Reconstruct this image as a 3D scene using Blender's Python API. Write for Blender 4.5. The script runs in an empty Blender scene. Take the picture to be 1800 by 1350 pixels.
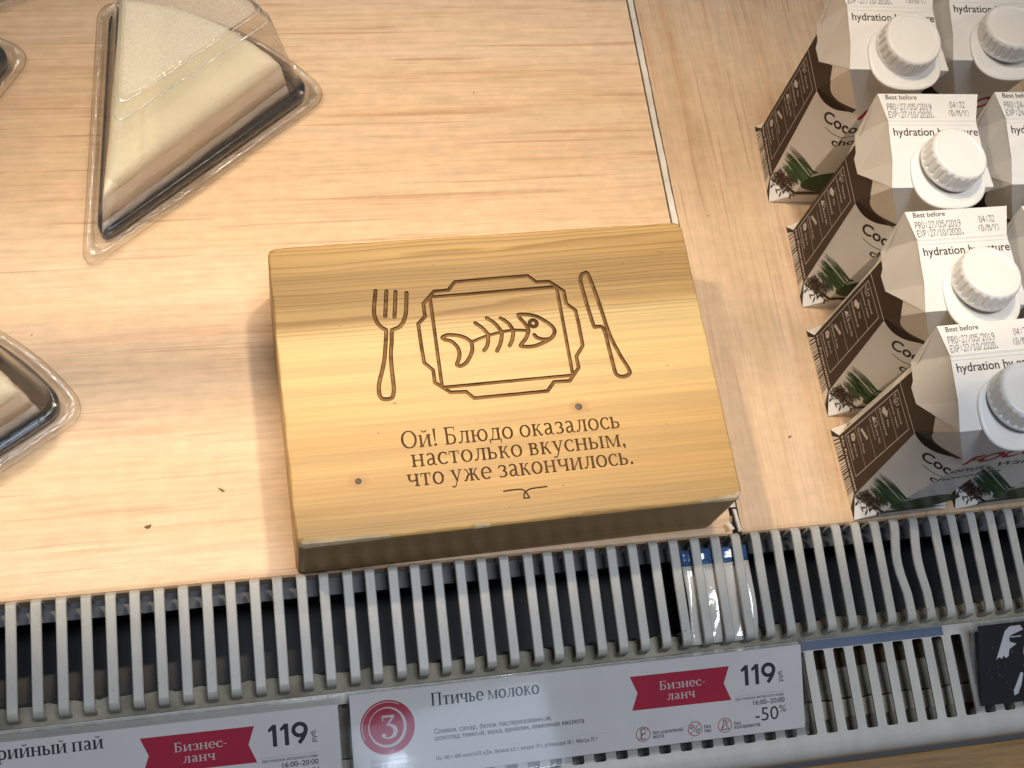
import bpy, bmesh, math, random
from mathutils import Vector, Matrix
from mathutils.geometry import delaunay_2d_cdt

R = random.Random(7)
scene = bpy.context.scene
COL = scene.collection
PI = math.pi
rad = math.radians

# ------------------------------------------------------------------ camera
cam_d = bpy.data.cameras.new('camera')
cam = bpy.data.objects.new('camera', cam_d)
COL.objects.link(cam)
scene.camera = cam
cam_d.sensor_width = 36.0
cam_d.lens = 2281.85 / 1800 * 36.0
cam_d.clip_start = 0.01
cam_d.clip_end = 50
_r = Vector((0.9792117, -0.13322694, 0.15295436))
_u = Vector((0.06726467, 0.9246696, 0.37478207))
_f = Vector((0.19136331, 0.35670256, -0.91440875))
cam.matrix_world = Matrix(((_r.x, _u.x, -_f.x, -0.01343265),
                           (_r.y, _u.y, -_f.y, -0.17231776),
                           (_r.z, _u.z, -_f.z, 0.7063792),
                           (0, 0, 0, 1)))

# ------------------------------------------------------------------ world, lamps, exposure
world = bpy.data.worlds.new('World')
scene.world = world
world.use_nodes = True
bg = world.node_tree.nodes['Background']
bg.inputs[0].default_value = (0.70, 0.80, 1.0, 1)
bg.inputs[1].default_value = 0.06


def lamp(name, loc, target, size, size_y, power, color):
    d = bpy.data.lights.new(name, 'AREA')
    d.shape = 'RECTANGLE'
    d.size = size
    d.size_y = size_y
    d.energy = power
    d.color = color
    o = bpy.data.objects.new(name, d)
    COL.objects.link(o)
    o.location = loc
    o.rotation_euler = (Vector(target) - Vector(loc)).to_track_quat('-Z', 'Y').to_euler()
    return o


WARM = (1.0, 0.815, 0.585)
COOL = (0.86, 0.92, 1.0)


def spot(name, loc, target, power, cone, blend, radius, color):
    d = bpy.data.lights.new(name, 'SPOT')
    d.energy = power
    d.color = color
    d.spot_size = rad(cone)
    d.spot_blend = blend
    d.shadow_soft_size = radius
    o = bpy.data.objects.new(name, d)
    COL.objects.link(o)
    o.location = loc
    o.rotation_euler = (Vector(target) - Vector(loc)).to_track_quat('-Z', 'Y').to_euler()
    return o


spot('display_lamp', (-0.34, 0.36, 0.92), (0.03, 0.04, 0), 33.5, 54, 1.0, 0.030, WARM)
spot('display_lamp', (0.22, 0.36, 0.92), (0.17, 0.04, 0), 20, 54, 1.0, 0.030, WARM)
lamp('display_lamp', (1.05, 0.25, 0.50), (0.1, 0.22, 0), 0.03, 0.03, 1.1, WARM)
lamp('ceiling_lamp', (0.25, -0.12, 2.1), (0.18, 0.03, 0), 0.7, 0.4, 24.0, COOL)
lamp('added_front_light', (0.19, -1.26, 1.34), (0.04, -0.09, 0), 0.04, 0.015, 0.022, (0.70, 0.82, 1.0))  # added small light, placed to mirror as glare on the tag holder
lamp('added_front_light', (0.33, -1.39, 1.48), (0.08, -0.09, 0), 0.40, 0.22, 0.36, (0.66, 0.76, 1.0))  # added light, placed to mirror as a bluish sheen on the tags
lamp('added_front_light', (0.75, -1.35, 0.72), (0.30, 0.10, 0.08), 0.6, 0.4, 1.7, (0.62, 0.76, 1.0))  # added bluish fill for faces turned to the front

scene.view_settings.view_transform = 'Standard'
scene.view_settings.look = 'None'
scene.view_settings.exposure = 0.0
scene.view_settings.gamma = 1.0
scene.view_settings.use_curve_mapping = False
scene.render.engine = 'CYCLES'
scene.cycles.use_denoising = True
scene.cycles.max_bounces = 10
scene.cycles.transparent_max_bounces = 24
scene.cycles.caustics_reflective = False
scene.cycles.caustics_refractive = False


# ------------------------------------------------------------------ materials
def new_mat(name):
    m = bpy.data.materials.new(name)
    m.use_nodes = True
    nt = m.node_tree
    return m, nt, nt.nodes['Principled BSDF']


def link(nt, a, b):
    nt.links.new(a, b)


def coords(nt, scale=(1, 1, 1), rot=(0, 0, 0), loc=(0, 0, 0)):
    tc = nt.nodes.new('ShaderNodeTexCoord')
    mp = nt.nodes.new('ShaderNodeMapping')
    mp.inputs['Scale'].default_value = scale
    mp.inputs['Rotation'].default_value = rot
    mp.inputs['Location'].default_value = loc
    link(nt, tc.outputs['Object'], mp.inputs['Vector'])
    return mp.outputs['Vector']


def noise(nt, vec, scale, detail=4, rough=0.55, dist=0.0):
    n = nt.nodes.new('ShaderNodeTexNoise')
    n.inputs['Scale'].default_value = scale
    n.inputs['Detail'].default_value = detail
    n.inputs['Roughness'].default_value = rough
    n.inputs['Distortion'].default_value = dist
    link(nt, vec, n.inputs['Vector'])
    return n.outputs['Fac']


def ramp(nt, fac, stops):
    r = nt.nodes.new('ShaderNodeValToRGB')
    e = r.color_ramp.elements
    while len(e) < len(stops):
        e.new(0.5)
    for k, (p, c) in enumerate(stops):
        e[k].position = p
        e[k].color = (c[0], c[1], c[2], 1) if not isinstance(c, (int, float)) else (c, c, c, 1)
    link(nt, fac, r.inputs['Fac'])
    return r.outputs['Color']


def mix(nt, fac, a, b, mode='MIX'):
    m = nt.nodes.new('ShaderNodeMix')
    m.data_type = 'RGBA'
    m.blend_type = mode
    for s, v in ((0, fac), (6, a), (7, b)):
        if hasattr(v, 'links'):
            link(nt, v, m.inputs[s])
        elif isinstance(v, (int, float)):
            m.inputs[s].default_value = v if s == 0 else (v, v, v, 1)
        else:
            m.inputs[s].default_value = (v[0], v[1], v[2], 1)
    return m.outputs[2]


def math_node(nt, op, a, b=0.0, clamp=False):
    m = nt.nodes.new('ShaderNodeMath')
    m.operation = op
    m.use_clamp = clamp
    for k, v in enumerate((a, b)):
        if hasattr(v, 'links'):
            link(nt, v, m.inputs[k])
        else:
            m.inputs[k].default_value = v
    return m.outputs[0]


def bump(nt, height, strength, dist, bsdf):
    b = nt.nodes.new('ShaderNodeBump')
    b.inputs['Strength'].default_value = strength
    b.inputs['Distance'].default_value = dist
    link(nt, height, b.inputs['Height'])
    link(nt, b.outputs['Normal'], bsdf.inputs['Normal'])


def plain(name, color, rough=0.5, spec=0.5, metal=0.0, speck=None, bumps=None, sss=0.0, coat=0.0):
    m, nt, b = new_mat(name)
    b.inputs['Roughness'].default_value = rough
    b.inputs['Specular IOR Level'].default_value = spec
    b.inputs['Metallic'].default_value = metal
    b.inputs['Coat Weight'].default_value = coat
    b.inputs['Coat Roughness'].default_value = 0.08
    if sss:
        b.inputs['Subsurface Weight'].default_value = sss
        b.inputs['Subsurface Radius'].default_value = (0.016, 0.012, 0.009)
        b.inputs['Subsurface Scale'].default_value = 1.0
    v = coords(nt)
    n = noise(nt, v, 35, 5)
    k = speck or 0.12
    dark = tuple(c * (1 - k) for c in color)
    lite = tuple(min(1, c * (1 + k * 0.6)) for c in color)
    link(nt, ramp(nt, n, [(0.3, dark), (0.7, lite)]), b.inputs['Base Color'])
    if bumps:
        bump(nt, noise(nt, v, bumps[0], 4), bumps[1], bumps[2], b)
    return m


def laminate(name, along_x, seed, k=1.0):
    """printed birch laminate"""
    m, nt, b = new_mat(name)
    s = (2.4, 80.0, 1) if along_x else (80.0, 2.4, 1)
    v = coords(nt, s, loc=(seed, seed * 1.7, 0))
    v2 = coords(nt, (1.2, 9.0, 1) if along_x else (9.0, 1.2, 1), loc=(seed * 2.1, seed, 0))
    v3 = coords(nt, (14, 240, 1) if along_x else (240, 14, 1), loc=(seed, 0, 0))
    warp = noise(nt, v2, 2.2, 4, 0.5, 0.8)
    w1 = noise(nt, v, 1.6, 6, 0.62, 0.6)
    base = ramp(nt, warp, [(0.28, (0.62, 0.425, 0.25)), (0.5, (0.69, 0.49, 0.31)), (0.72, (0.71, 0.52, 0.35))])
    streak = ramp(nt, w1, [(0.36, 1.0), (0.45, 0.0)])
    c1 = mix(nt, math_node(nt, 'MULTIPLY', streak, 0.45), base, (0.60, 0.355, 0.21))
    vl = coords(nt, (6, 300, 1) if along_x else (300, 6, 1), loc=(seed * 3, seed, 0))
    thin = ramp(nt, noise(nt, vl, 1.0, 3, 0.5, 0.3), [(0.33, 1.0), (0.40, 0.0)])
    c1 = mix(nt, math_node(nt, 'MULTIPLY', thin, 0.55), c1, (0.47, 0.25, 0.14))
    fine = ramp(nt, noise(nt, v3, 1.5, 3, 0.6), [(0.32, 0.88), (0.58, 1.03)])
    c2 = mix(nt, 1.0, c1, fine, 'MULTIPLY')
    blot = ramp(nt, noise(nt, coords(nt, (90, 130, 1)), 1.0, 3), [(0.30, 0.93), (0.66, 1.05)])
    c3 = mix(nt, 1.0, c2, blot, 'MULTIPLY')
    fleck = ramp(nt, noise(nt, coords(nt, (120, 120, 1), loc=(4, seed, 0)), 1.0, 2, 0.5), [(0.775, 0.0), (0.80, 1.0)])
    c4 = mix(nt, math_node(nt, 'MULTIPLY', fleck, 0.75), c3, (0.13, 0.075, 0.04))
    c4 = mix(nt, 1.0, c4, (k, k * .99, k * .985), 'MULTIPLY')
    link(nt, c4, b.inputs['Base Color'])
    b.inputs['Roughness'].default_value = 0.42
    b.inputs['Specular IOR Level'].default_value = 0.35
    bump(nt, w1, 0.06, 0.0005, b)
    return m


def pine(name, end_grain=False):
    m, nt, b = new_mat(name)
    v = coords(nt, (1.6, 34.0, 34.0), loc=(3.1, 0.4, 0))
    v2 = coords(nt, (5.0, 150.0, 150.0))
    wig = noise(nt, coords(nt, (3.2, 7.0, 7.0)), 1.3, 3, 0.5)
    # growth rings: warped y bands
    tc = nt.nodes.new('ShaderNodeTexCoord')
    sep = nt.nodes.new('ShaderNodeSeparateXYZ')
    link(nt, tc.outputs['Object'], sep.inputs[0])
    yz = math_node(nt, 'ADD', sep.outputs['Y'], math_node(nt, 'MULTIPLY', sep.outputs['Z'], 0.7))
    yy = math_node(nt, 'ADD', yz, math_node(nt, 'MULTIPLY', wig, 0.013))
    wob = noise(nt, coords(nt, (2.6, 46, 46), loc=(5, 1, 0)), 1.0, 3, 0.5)
    cmb = nt.nodes.new('ShaderNodeCombineXYZ')
    link(nt, math_node(nt, 'MULTIPLY', yz, 48.0), cmb.inputs['Y'])
    gap = noise(nt, cmb.outputs[0], 1.0, 2)
    ph = math_node(nt, 'ADD', math_node(nt, 'MULTIPLY', yy, 330.0), math_node(nt, 'ADD', math_node(nt, 'MULTIPLY', wob, 1.6), math_node(nt, 'MULTIPLY', gap, 7.0)))
    fr = math_node(nt, 'FRACT', ph)
    ring = ramp(nt, fr, [(0.0, 0.05), (0.45, 0.16), (0.76, 0.62), (0.90, 1.0), (0.97, 0.35), (1.0, 0.05)])
    # rings strongest near the back edge of the block, faint lower down
    yramp = ramp(nt, math_node(nt, 'MULTIPLY', sep.outputs['Y'], 5.9), [(0.0, 0.50), (0.35, 0.24), (0.62, 0.16), (0.72, 0.80), (1.0, 1.0)])
    ringf = math_node(nt, 'MULTIPLY', math_node(nt, 'MULTIPLY', ring, yramp), ramp(nt, noise(nt, v, 1.0, 3), [(0.30, 0.35), (0.65, 1.0)]))
    soft = noise(nt, v, 1.2, 5, 0.6, 0.3)
    base = ramp(nt, soft, [(0.25, (0.40, 0.228, 0.072)), (0.5, (0.495, 0.303, 0.106)), (0.78, (0.57, 0.370, 0.142))])
    # paler band across the middle: bright stripe of lamp light put into the wood colour
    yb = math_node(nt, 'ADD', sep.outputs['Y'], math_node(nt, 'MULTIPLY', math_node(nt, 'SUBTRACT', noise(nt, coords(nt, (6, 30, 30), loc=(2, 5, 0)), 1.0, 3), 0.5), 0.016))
    lit_stripe = ramp(nt, math_node(nt, 'MULTIPLY', yb, 5.9), [(0.30, 0.0), (0.50, 0.75), (0.685, 1.0), (0.715, 0.10), (0.80, 0.0)])
    base = mix(nt, math_node(nt, 'MULTIPLY', lit_stripe, 0.85), base, (0.68, 0.490, 0.218))
    c1 = mix(nt, math_node(nt, 'MULTIPLY', ringf, 0.92), base, (0.235, 0.115, 0.030))
    fib = ramp(nt, noise(nt, v2, 1.0, 3, 0.6), [(0.3, 0.82), (0.65, 1.05)])
    c2 = mix(nt, 1.0, c1, fib, 'MULTIPLY')
    # reddish halo round the two nail heads
    for (kx, ky) in ((0.1584, 0.0611), (0.0347, 0.0314)):
        vm = nt.nodes.new('ShaderNodeVectorMath')
        vm.operation = 'DISTANCE'
        vm.inputs[1].default_value = (kx, ky * 1.5, 0.0)
        mp = nt.nodes.new('ShaderNodeMapping')
        mp.inputs['Scale'].default_value = (1.0, 1.5, 0.0)
        link(nt, tc.outputs['Object'], mp.inputs['Vector'])
        link(nt, mp.outputs['Vector'], vm.inputs[0])
        d = math_node(nt, 'ADD', vm.outputs['Value'], math_node(nt, 'MULTIPLY', wig, 0.004))
        halo = ramp(nt, math_node(nt, 'MULTIPLY', d, 100.0), [(0.30, 0.75), (0.9, 0.0)])
        c2 = mix(nt, halo, c2, (0.36, 0.17, 0.06))
    # grey handling smudges and dents
    smud = ramp(nt, noise(nt, coords(nt, (60, 45, 45), loc=(9, 3, 1)), 1.0, 3, 0.6), [(0.71, 0.0), (0.78, 1.0)])
    c2 = mix(nt, math_node(nt, 'MULTIPLY', smud, 0.40), c2, (0.20, 0.14, 0.075))
    nick = ramp(nt, noise(nt, coords(nt, (150, 380, 300), loc=(2, 8, 1)), 1.0, 2, 0.5), [(0.755, 0.0), (0.775, 1.0)])
    c2 = mix(nt, math_node(nt, 'MULTIPLY', nick, 0.6), c2, (0.16, 0.09, 0.035))
    link(nt, c2, b.inputs['Base Color'])
    b.inputs['Roughness'].default_value = 0.46
    b.inputs['Specular IOR Level'].default_value = 0.38
    bump(nt, math_node(nt, 'ADD', soft, math_node(nt, 'MULTIPLY', ringf, 0.5)), 0.12, 0.0006, b)
    return m


def burnt(name, c0, c1):
    m, nt, b = new_mat(name)
    n = noise(nt, coords(nt, (60, 260, 60)), 1.0, 3)
    link(nt, ramp(nt, n, [(0.3, c0), (0.7, c1)]), b.inputs['Base Color'])
    b.inputs['Roughness'].default_value = 0.75
    b.inputs['Specular IOR Level'].default_value = 0.2
    bump(nt, n, 0.3, 0.0006, b)
    return m


def painted_metal(name, color, dirt=0.5):
    m, nt, b = new_mat(name)
    v = coords(nt)
    n = noise(nt, coords(nt, (90, 25, 60)), 1.0, 4)
    base = ramp(nt, n, [(0.3, tuple(c * 0.86 for c in color)), (0.7, color)])
    speck = ramp(nt, noise(nt, v, 420, 3, 0.7), [(0.64, 0.0), (0.71, 1.0)])
    patch = ramp(nt, noise(nt, v, 85, 3, 0.6), [(0.44, 0.0), (0.62, 1.0)])
    d = math_node(nt, 'MULTIPLY', math_node(nt, 'MULTIPLY', speck, patch), dirt)
    grime = ramp(nt, noise(nt, coords(nt, (260, 60, 90), loc=(5, 1, 2)), 1.0, 3, 0.6), [(0.56, 0.0), (0.78, 1.0)])
    c = mix(nt, d, base, (0.10, 0.085, 0.06))
    c = mix(nt, math_node(nt, 'MULTIPLY', grime, 0.35 * dirt), c, (0.25, 0.22, 0.17))
    link(nt, c, b.inputs['Base Color'])
    b.inputs['Roughness'].default_value = 0.42
    bump(nt, noise(nt, v, 300, 3), 0.08, 0.0004, b)
    return m


def clear_plastic(name, tint=(1, 1, 1), rough=0.04, wob=None, haze=0.0, gloss=1.0, f0=0.06):
    """thin clear sheet: see-through with a fresnel gloss"""
    m, nt, b = new_mat(name)
    nt.nodes.remove(b)
    out = nt.nodes['Material Output']
    tr = nt.nodes.new('ShaderNodeBsdfTransparent')
    tr.inputs[0].default_value = (tint[0], tint[1], tint[2], 1)
    gl = nt.nodes.new('ShaderNodeBsdfAnisotropic')
    gl.inputs['Roughness'].default_value = rough
    gl.inputs['Color'].default_value = (gloss, gloss, gloss, 1)
    # Schlick fresnel, the same from both sides of the sheet
    geo = nt.nodes.new('ShaderNodeNewGeometry')
    dt = nt.nodes.new('ShaderNodeVectorMath')
    dt.operation = 'DOT_PRODUCT'
    link(nt, geo.outputs['Incoming'], dt.inputs[0])
    link(nt, geo.outputs['Normal'], dt.inputs[1])
    inv = math_node(nt, 'SUBTRACT', 1.0, math_node(nt, 'ABSOLUTE', dt.outputs['Value']), True)
    fz = math_node(nt, 'ADD', math_node(nt, 'MULTIPLY', math_node(nt, 'POWER', inv, 4.0), 0.90), f0)
    mx = nt.nodes.new('ShaderNodeMixShader')
    link(nt, fz, mx.inputs[0])
    body = tr.outputs[0]
    if haze:
        df = nt.nodes.new('ShaderNodeBsdfDiffuse')
        tl = nt.nodes.new('ShaderNodeBsdfTranslucent')
        df.inputs[0].default_value = (0.86, 0.85, 0.82, 1)
        tl.inputs[0].default_value = (0.86, 0.85, 0.82, 1)
        add = nt.nodes.new('ShaderNodeMixShader')
        link(nt, df.outputs[0], add.inputs[1])
        link(nt, tl.outputs[0], add.inputs[2])
        hz = nt.nodes.new('ShaderNodeMixShader')
        fac = ramp(nt, noise(nt, coords(nt), 1300, 2, 0.7), [(0.30, haze * 0.55), (0.70, min(1, haze * 1.35))])
        link(nt, fac, hz.inputs[0])
        link(nt, tr.outputs[0], hz.inputs[1])
        link(nt, add.outputs[0], hz.inputs[2])
        body = hz.outputs[0]
    link(nt, body, mx.inputs[1])
    link(nt, gl.outputs[0], mx.inputs[2])
    if wob:
        bp = nt.nodes.new('ShaderNodeBump')
        bp.inputs['Strength'].default_value = wob[1]
        bp.inputs['Distance'].default_value = 0.002
        link(nt, noise(nt, coords(nt), wob[0], 3, 0.6), bp.inputs['Height'])
        link(nt, bp.outputs[0], gl.inputs['Normal'])
    link(nt, mx.outputs[0], out.inputs['Surface'])
    return m


MT = {}
MT['lam_x'] = laminate('birch_laminate', True, 1.3)
MT['lam_y'] = laminate('birch_laminate_turned', False, 4.1, 0.88)  # darker copy: carton shade on this board is put into its colour
MT['edge'] = plain('edge_banding', (0.66, 0.60, 0.52), 0.5, speck=0.22)
MT['chip'] = plain('raw_chipboard', (0.36, 0.24, 0.13), 0.9, 0.1, speck=0.5, bumps=(500, 0.6, 0.001))
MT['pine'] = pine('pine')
MT['splint'] = plain('splintered_pine', (0.60, 0.46, 0.28), 0.7, 0.2, speck=0.35, bumps=(400, 0.5, 0.001))
MT['burn_floor'] = burnt('burnt_groove', (0.11, 0.050, 0.015), (0.30, 0.155, 0.050))
MT['burn_edge'] = burnt('burnt_groove_edge', (0.055, 0.024, 0.008), (0.11, 0.050, 0.016))
MT['burn_wall'] = burnt('burnt_groove_wall', (0.035, 0.014, 0.005), (0.07, 0.028, 0.009))
MT['burn_text'] = burnt('burnt_lettering', (0.055, 0.024, 0.008), (0.11, 0.05, 0.016))
MT['nail'] = plain('rusty_nail', (0.085, 0.07, 0.062), 0.55, 0.5, 0.4, speck=0.5)
MT['grille'] = painted_metal('cream_painted_metal', (0.43, 0.42, 0.385), 1.0)
MT['apron'] = painted_metal('pale_painted_metal', (0.50, 0.49, 0.455), 0.5)
MT['flange'] = plain('grey_metal', (0.075, 0.08, 0.09), 0.5, 0.4, speck=0.3)
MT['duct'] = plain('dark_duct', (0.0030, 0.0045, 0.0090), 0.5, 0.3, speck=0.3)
MT['dust'] = plain('dusty_metal', (0.30, 0.28, 0.22), 0.85, 0.2, speck=0.5, bumps=(420, 0.8, 0.0015))
MT['dust_light'] = plain('dusty_pale_metal', (0.52, 0.49, 0.39), 0.85, 0.2, speck=0.35, bumps=(420, 0.5, 0.001))
MT['dust_brown'] = plain('brown_rust', (0.075, 0.045, 0.022), 0.85, 0.2, speck=0.6)
MT['counter'] = None
MT['paper'] = plain('label_paper', (0.72, 0.71, 0.70), 0.6, 0.3, speck=0.04)
MT['ink'] = plain('grey_ink', (0.026, 0.027, 0.038), 0.6, 0.3)
MT['ink_light'] = plain('pale_grey_ink', (0.22, 0.22, 0.25), 0.6, 0.3)
MT['red'] = plain('crimson_print', (0.43, 0.010, 0.045), 0.55, 0.3, speck=0.06)
MT['red_line'] = plain('red_line_print', (0.50, 0.06, 0.07), 0.55, 0.3)
MT['label_white'] = plain('pale_print', (0.62, 0.58, 0.57), 0.6, 0.3, speck=0.04)
MT['holder'] = clear_plastic('clear_label_holder', (0.97, 0.97, 0.97), 0.06, (40, 0.02))
MT['board_black'] = plain('chalkboard', (0.007, 0.007, 0.010), 0.5, 0.4, speck=0.4)
MT['chalk'] = plain('white_chalk', (0.66, 0.66, 0.70), 0.85, 0.1, speck=0.15)
MT['clam'] = clear_plastic('clear_clamshell', (0.975, 0.97, 0.965), 0.07, (220, 0.22), haze=0.06)
MT['clam_flange'] = clear_plastic('clear_clamshell_rim', (0.972, 0.968, 0.96), 0.10, (240, 0.4), f0=0.055)
MT['clam_bead'] = clear_plastic('crimped_clamshell_rim', (0.93, 0.925, 0.91), 0.12, (620, 0.50), f0=0.26)
MT['clam_edge'] = clear_plastic('clear_clamshell_edge', (0.72, 0.70, 0.66), 0.12, (200, 0.4))
MT['clam_crease'] = clear_plastic('creased_clamshell', (0.95, 0.95, 0.94), 0.15, (200, 0.5), haze=0.5, f0=0.2)  # white haze puts the bright crease highlights into the material
MT['clam_fog'] = clear_plastic('fogged_clamshell', (0.97, 0.97, 0.96), 0.35, (600, 0.05), haze=0.40)
MT['clam_low'] = clear_plastic('hazy_clamshell', (0.96, 0.955, 0.95), 0.08, (220, 0.15), haze=0.10, f0=0.08)  # lower wall, slightly hazier and glossier than the wall above
MT['tray'] = plain('black_tray', (0.006, 0.0055, 0.005), 0.20, 0.6, speck=0.3, bumps=(200, 0.12, 0.001))
MT['mousse'] = plain('pale_souffle', (0.86, 0.79, 0.67), 0.55, 0.3, speck=0.08, bumps=(180, 0.5, 0.0016), sss=0.6)
MT['cake_top'] = plain('white_souffle_top', (0.83, 0.755, 0.56), 0.6, 0.25, speck=0.05, bumps=(420, 0.5, 0.0010), sss=0.4)
MT['sponge'] = plain('pale_sponge', (0.86, 0.79, 0.70), 0.7, 0.2, speck=0.12, bumps=(260, 0.6, 0.0016), sss=0.6)
MT['choc_cake'] = plain('chocolate_cake', (0.055, 0.022, 0.012), 0.6, 0.3, speck=0.3)
MT['carton'] = plain('white_carton', (0.76, 0.735, 0.69), 0.34, 0.5, speck=0.035, bumps=(60, 0.10, 0.0006))
MT['brown'] = plain('brown_carton_print', (0.032, 0.0165, 0.0090), 0.45, 0.18, speck=0.10)
MT['grey_print'] = plain('pale_grey_print', (0.60, 0.585, 0.555), 0.36, 0.5, speck=0.03)
MT['black_print'] = plain('dark_brown_lettering', (0.025, 0.014, 0.010), 0.4, 0.4)
MT['logo_red'] = plain('red_lettering', (0.42, 0.022, 0.012), 0.4, 0.4)
MT['ink_jet'] = plain('ink_jet_print', (0.10, 0.10, 0.11), 0.5, 0.3)
MT['green'] = plain('palm_green_print', (0.022, 0.085, 0.026), 0.4, 0.4, speck=0.45)
MT['green_light'] = plain('pale_palm_print', (0.14, 0.24, 0.10), 0.4, 0.4, speck=0.3)
MT['coco'] = plain('coconut_green_print', (0.022, 0.068, 0.010), 0.4, 0.4, speck=0.4)
MT['choc'] = plain('chocolate_print', (0.055, 0.030, 0.016), 0.4, 0.4, speck=0.6)
MT['choc_light'] = plain('pale_chocolate_print', (0.20, 0.125, 0.07), 0.4, 0.4, speck=0.5)
MT['cap'] = plain('white_cap_plastic', (0.79, 0.765, 0.72), 0.38, 0.45, speck=0.03, sss=0.12)
MT['gloss_white'] = plain('glossy_white_card', (0.58, 0.56, 0.52), 0.10, 0.7, speck=0.06, bumps=(45, 0.35, 0.003))
MT['blue_reflection'] = plain('blue_card_reflection', (0.045, 0.10, 0.23), 0.12, 0.6, speck=0.1)  # blue reflection at the card's top, put into its colour
MT['blue_reflection_strip'] = plain('blue_reflection', (0.095, 0.130, 0.205), 0.35, 0.4, speck=0.15)
MT['crumb'] = plain('brown_crumb', (0.24, 0.135, 0.06), 0.8, 0.2, speck=0.4)
MT['thread'] = plain('white_lint', (0.7, 0.7, 0.7), 0.8, 0.2)


def oak(name):
    m, nt, b = new_mat(name)
    v = coords(nt, (5, 60, 60))
    n = noise(nt, v, 1.6, 6, 0.65, 0.5)
    c = ramp(nt, n, [(0.28, (0.20, 0.105, 0.038)), (0.5, (0.33, 0.19, 0.075)), (0.75, (0.41, 0.25, 0.105))])
    f = ramp(nt, noise(nt, coords(nt, (30, 420, 60)), 1.0, 3), [(0.34, 0.78), (0.55, 1.0)])
    link(nt, mix(nt, 1.0, c, f, 'MULTIPLY'), b.inputs['Base Color'])
    b.inputs['Roughness'].default_value = 0.5
    bump(nt, n, 0.15, 0.0006, b)
    return m


MT['counter'] = oak('oak_veneer')


# ------------------------------------------------------------------ mesh building
class MB:
    def __init__(self):
        self.v, self.f, self.m, self.s = [], [], [], []
        self.mats = []

    def mi(self, key):
        if key not in self.mats:
            self.mats.append(key)
        return self.mats.index(key)

    def add(self, verts, faces, key, smooth=False):
        o = len(self.v)
        self.v += [tuple(p) for p in verts]
        k = self.mi(key)
        for f in faces:
            self.f.append(tuple(i + o for i in f))
            self.m.append(k)
            self.s.append(smooth)

    def box(self, x0, x1, y0, y1, z0, z1, key):
        v = [(x, y, z) for z in (z0, z1) for y in (y0, y1) for x in (x0, x1)]
        self.add(v, [(0, 2, 3, 1), (4, 5, 7, 6), (0, 1, 5, 4), (2, 6, 7, 3), (0, 4, 6, 2), (1, 3, 7, 5)], key)

    def loft(self, rings, key, closed=True, cap0=False, cap1=False, smooth=False):
        n = len(rings[0])
        verts = [p for r in rings for p in r]
        faces = []
        for a in range(len(rings) - 1):
            for k in range(n if closed else n - 1):
                j = (k + 1) % n
                faces.append((a * n + k, a * n + j, (a + 1) * n + j, (a + 1) * n + k))
        if cap0:
            faces.append(tuple(reversed(range(n))))
        if cap1:
            faces.append(tuple(range((len(rings) - 1) * n, len(rings) * n)))
        self.add(verts, faces, key, smooth)

    def build(self, name, parent=None, loc=None, rotz=0.0, bevel=None, matrix=None):
        me = bpy.data.meshes.new(name)
        me.from_pydata(self.v, [], self.f)
        for k in self.mats:
            me.materials.append(MT[k])
        me.polygons.foreach_set('material_index', self.m)
        me.polygons.foreach_set('use_smooth', self.s)
        me.update()
        o = bpy.data.objects.new(name, me)
        COL.objects.link(o)
        if parent is not None:
            o.parent = parent
        if loc is not None:
            o.location = loc
            o.rotation_euler = (0, 0, rotz)
        if matrix is not None:
            o.matrix_world = matrix
        if bevel:
            bv = o.modifiers.new('bevel', 'BEVEL')
            bv.width = bevel
            bv.segments = 2
            bv.limit_method = 'ANGLE'
            bv.angle_limit = rad(40)
        return o


def soften(q, w):
    """weld and round over the folds of the shape collected so far"""
    bm = bmesh.new()
    bv = [bm.verts.new(p) for p in q.v]
    for f, sm in zip(q.f, q.s):
        try:
            bm.faces.new([bv[i] for i in f])
        except ValueError:
            pass
    bmesh.ops.remove_doubles(bm, verts=bm.verts[:], dist=.00003)
    bm.normal_update()
    es = [e for e in bm.edges if len(e.link_faces) == 2 and e.calc_face_angle(0) > rad(14)]
    bmesh.ops.bevel(bm, geom=es, offset=w, segments=3, profile=.5, affect='EDGES', clamp_overlap=True)
    bm.verts.index_update()
    q.v = [tuple(v.co) for v in bm.verts]
    q.f = [tuple(v.index for v in f.verts) for f in bm.faces]
    k = q.m[0]
    q.m = [k] * len(q.f)
    q.s = [False] * len(q.f)
    bm.free()


def tag(o, label, cat, group=None, kind=None):
    if label:
        o['label'] = label
    if cat:
        o['category'] = cat
    if group:
        o['group'] = group
    if kind:
        o['kind'] = kind
    return o


def empty(name, loc=(0, 0, 0), rotz=0.0):
    o = bpy.data.objects.new(name, None)
    o.empty_display_size = 0.02
    COL.objects.link(o)
    o.location = loc
    o.rotation_euler = (0, 0, rotz)
    return o


# ------------------------------------------------------------------ 2-D drawing: strokes, lettering
def disc(x, y, r, n=14):
    return [(x + r * math.cos(2 * PI * k / n), y + r * math.sin(2 * PI * k / n)) for k in range(n)]


def line_polys(pts, w, closed=False):
    """constant width round stroke as convex pieces"""
    out = []
    P = list(pts) + ([pts[0]] if closed else [])
    for a, b in zip(P, P[1:]):
        dx, dy = b[0] - a[0], b[1] - a[1]
        L = math.hypot(dx, dy)
        if L < 1e-6:
            continue
        nx, ny = -dy / L * w / 2, dx / L * w / 2
        out.append([(a[0] - nx, a[1] - ny), (b[0] - nx, b[1] - ny), (b[0] + nx, b[1] + ny), (a[0] + nx, a[1] + ny)])
    for a in pts:
        out.append(disc(a[0], a[1], w / 2, 12))
    return out


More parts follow.
